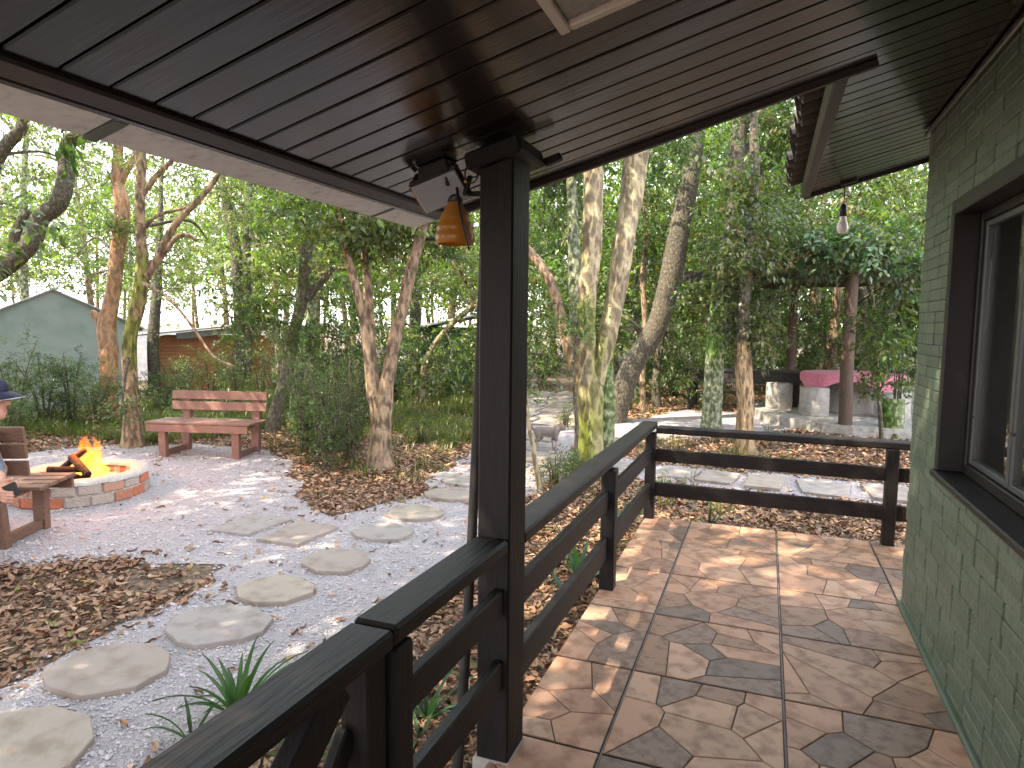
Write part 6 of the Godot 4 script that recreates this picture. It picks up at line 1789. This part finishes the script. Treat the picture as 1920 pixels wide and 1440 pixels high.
	for part in [["visor", 1.0, 0.0, 0.006, M.cap], ["visor_edge", 1.015, -0.003, 0.0025, M.cap_edge]]:
		var st := begin()
		var nn := 16
		var mm := 8
		var P := []
		for i in nn + 1:
			var ang := lerpf(-1.18, 1.18, float(i) / nn)
			var rowp := []
			for j in mm + 1:
				var u := float(j) / mm
				var inn := Vector3(cos(ang) * 0.098, 0, sin(ang) * 0.098)
				var outp := Vector3(0.098 * cos(ang) + 0.114 * pow(cos(ang * 1.2), 0.7) * part[1], 0, sin(ang) * 0.098 * (1.0 - 0.05 * u))
				if part[0] == "visor_edge": inn = inn.lerp(outp, 0.97)
				var q := inn.lerp(outp, u)
				var uu := lerpf(0.97, 1.0, u) if part[0] == "visor_edge" else u
				q.y = 0.006 - 0.016 * uu * uu - 0.030 * pow(sin(ang), 2.0) * uu + part[2] + 0.004 * (1 - uu)
				rowp.append(q)
			P.append(rowp)
		for i in nn:
			for j in mm:
				var q := [P[i][j], P[i + 1][j], P[i + 1][j + 1], P[i][j + 1]]
				var dn: Vector3 = Vector3.DOWN * part[3]
				quad(st, q[0], q[1], q[2], q[3], Vector3.UP)
				quad(st, q[0] + dn, q[1] + dn, q[2] + dn, q[3] + dn, Vector3.DOWN)
				if j == mm - 1: quad(st, q[2], q[3], q[3] + dn, q[2] + dn, Vector3(q[2].x, 0, q[2].z))
		mi(part[0], st.commit(), part[4], cap)
	var ph := box("phone", hand + fwd * 0.018 + B + up * 0.012 - sid * 0.004, Vector3(0.15, 0.074, 0.009), M.black, self, 0.003, Basis(fwd, up, fwd.cross(up)) * Basis(Vector3(0, 0, 1), 0.42))
	tag(ph, "black phone held in the hand of the seated person", "phone")
	var stool := mi("log_stool", lathe([[0.0, 0.0], [0.19, 0.0], [0.195, 0.03], [0.185, 0.2], [0.19, 0.355], [0.18, 0.365], [0.0, 0.365]], 24), M.bark_peel, self, Transform3D(Basis.IDENTITY, B))
	tag(stool, "low log stool under the seated person", "stool")

func build_dog() -> void:
	var at := Vector3(-2.08, G + 0.03, -3.42)
	var f := Vector3(0.934, 0, -0.357)
	var s := Vector3(0.357, 0, 0.934)
	var u := Vector3.UP
	var o := thing("dog", "small grey dog with ears tinted orange for sun through them, standing on the paved walk", "dog", at)
	var tones := [Color(0.20, 0.165, 0.145), Color(0.42, 0.36, 0.31), Color(0.50, 0.22, 0.10), Color(0.02, 0.018, 0.016)]  # ear tone: orange put in for sun shining through thin ears
	var b := [bone(f * 0.09 + u * 0.205, 0.068, f * 0.02 + u * 0.205, 0.064, 0), bone(f * 0.02 + u * 0.205, 0.062, -f * 0.12 + u * 0.212, 0.058, 0), bone(f * 0.09 + u * 0.18, 0.05, -f * 0.06 + u * 0.185, 0.042, 1),
		bone(f * 0.10 + u * 0.225, 0.05, f * 0.17 + u * 0.262, 0.038, 0), bone(f * 0.18 + u * 0.27, 0.043, f * 0.205 + u * 0.262, 0.036, 0), bone(f * 0.215 + u * 0.255, 0.026, f * 0.262 + u * 0.243, 0.016, 1), bone(f * 0.27 + u * 0.247, 0.0085, f * 0.272 + u * 0.246, 0.0085, 3),
		bone(-f * 0.17 + u * 0.235, 0.018, -f * 0.23 + u * 0.30, 0.014, 0), bone(-f * 0.23 + u * 0.30, 0.014, -f * 0.215 + u * 0.355, 0.009, 1)]
	for e in [1, -1]:
		var q: Vector3 = s * 0.038 * e
		var st: float = 0.02 * e
		b.append(bone(f * (0.10) + u * 0.18 + q, 0.034, f * (0.095 + st) + u * 0.10 + q, 0.02, 0))
		b.append(bone(f * (0.095 + st) + u * 0.10 + q, 0.019, f * (0.10 + st) + u * 0.02 + q, 0.014, 1))
		b.append(bone(f * (0.10 + st) + u * 0.012 + q, 0.015, f * (0.122 + st) + u * 0.010 + q, 0.012, 1))
		b.append(bone(-f * (0.12) + u * 0.19 + q, 0.044, -f * (0.095 + st) + u * 0.125 + q, 0.026, 0))
		b.append(bone(-f * (0.095 + st) + u * 0.125 + q, 0.024, -f * (0.145 + st) + u * 0.075 + q, 0.016, 0))
		b.append(bone(-f * (0.145 + st) + u * 0.075 + q, 0.0155, -f * (0.135 + st) + u * 0.015 + q, 0.013, 1))
		b.append(bone(-f * (0.135 + st) + u * 0.012 + q, 0.014, -f * (0.112 + st) + u * 0.010 + q, 0.011, 1))
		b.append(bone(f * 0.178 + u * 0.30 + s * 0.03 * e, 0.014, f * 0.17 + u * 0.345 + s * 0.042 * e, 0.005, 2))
		b.append(bone(f * 0.222 + u * 0.275 + s * 0.022 * e, 0.0065, f * 0.224 + u * 0.275 + s * 0.022 * e, 0.0065, 3))
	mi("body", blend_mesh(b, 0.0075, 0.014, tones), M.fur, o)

# ---------------------------------------------------------------- scene
func _ready() -> void:
	var cam := Camera3D.new()
	cam.name = "camera"
	add_child(cam)
	cam.position = Vector3(0.4772, 1.4792, 4.5463)
	cam.basis = Basis(Vector3.UP, 0.3649) * Basis(Vector3.RIGHT, -0.0903) * Basis(Vector3(0, 0, 1), 0.0106)
	cam.fov = 60.1
	cam.near = 0.05
	cam.far = 900.0
	cam.current = true
	var we := WorldEnvironment.new()
	we.name = "sky"
	var env := Environment.new()
	env.background_mode = Environment.BG_SKY
	var sky := Sky.new()
	var sm := ProceduralSkyMaterial.new()
	sm.sky_top_color = Color(0.775, 0.80, 0.86)
	sm.sky_horizon_color = Color(1.0, 0.965, 0.955)
	sm.sky_curve = 0.22
	sm.ground_bottom_color = Color(0.35, 0.33, 0.28)
	sm.ground_horizon_color = Color(0.75, 0.76, 0.74)
	sm.sky_energy_multiplier = 1.0
	sky.sky_material = sm
	env.sky = sky
	env.tonemap_mode = Environment.TONE_MAPPER_LINEAR
	env.tonemap_exposure = 7.0
	env.sdfgi_enabled = true
	env.ssao_enabled = true
	env.ssil_enabled = true
	we.environment = env
	add_child(we)
	var sun := DirectionalLight3D.new()
	sun.name = "sun"
	sun.light_energy = 0.68
	sun.light_color = Color(1.0, 0.93, 0.82)
	sun.light_angular_distance = 0.53
	sun.shadow_enabled = true
	add_child(sun)
	sun.look_at_from_position(Vector3.ZERO, SUN, Vector3.UP)
	noise.seed = 7
	noise.frequency = 0.02
	noise.fractal_octaves = 3
	make_materials()
	build_ground()
	build_floor()
	build_house()
	build_sheds()
	build_posts_and_rails()
	build_shelter()
	make_clumps()
	build_trees()
	build_shrubs()
	build_stones()
	build_fire_pit()
	build_furniture()
	build_fittings()
	build_person()
	build_dog()
	build_ground_cover()
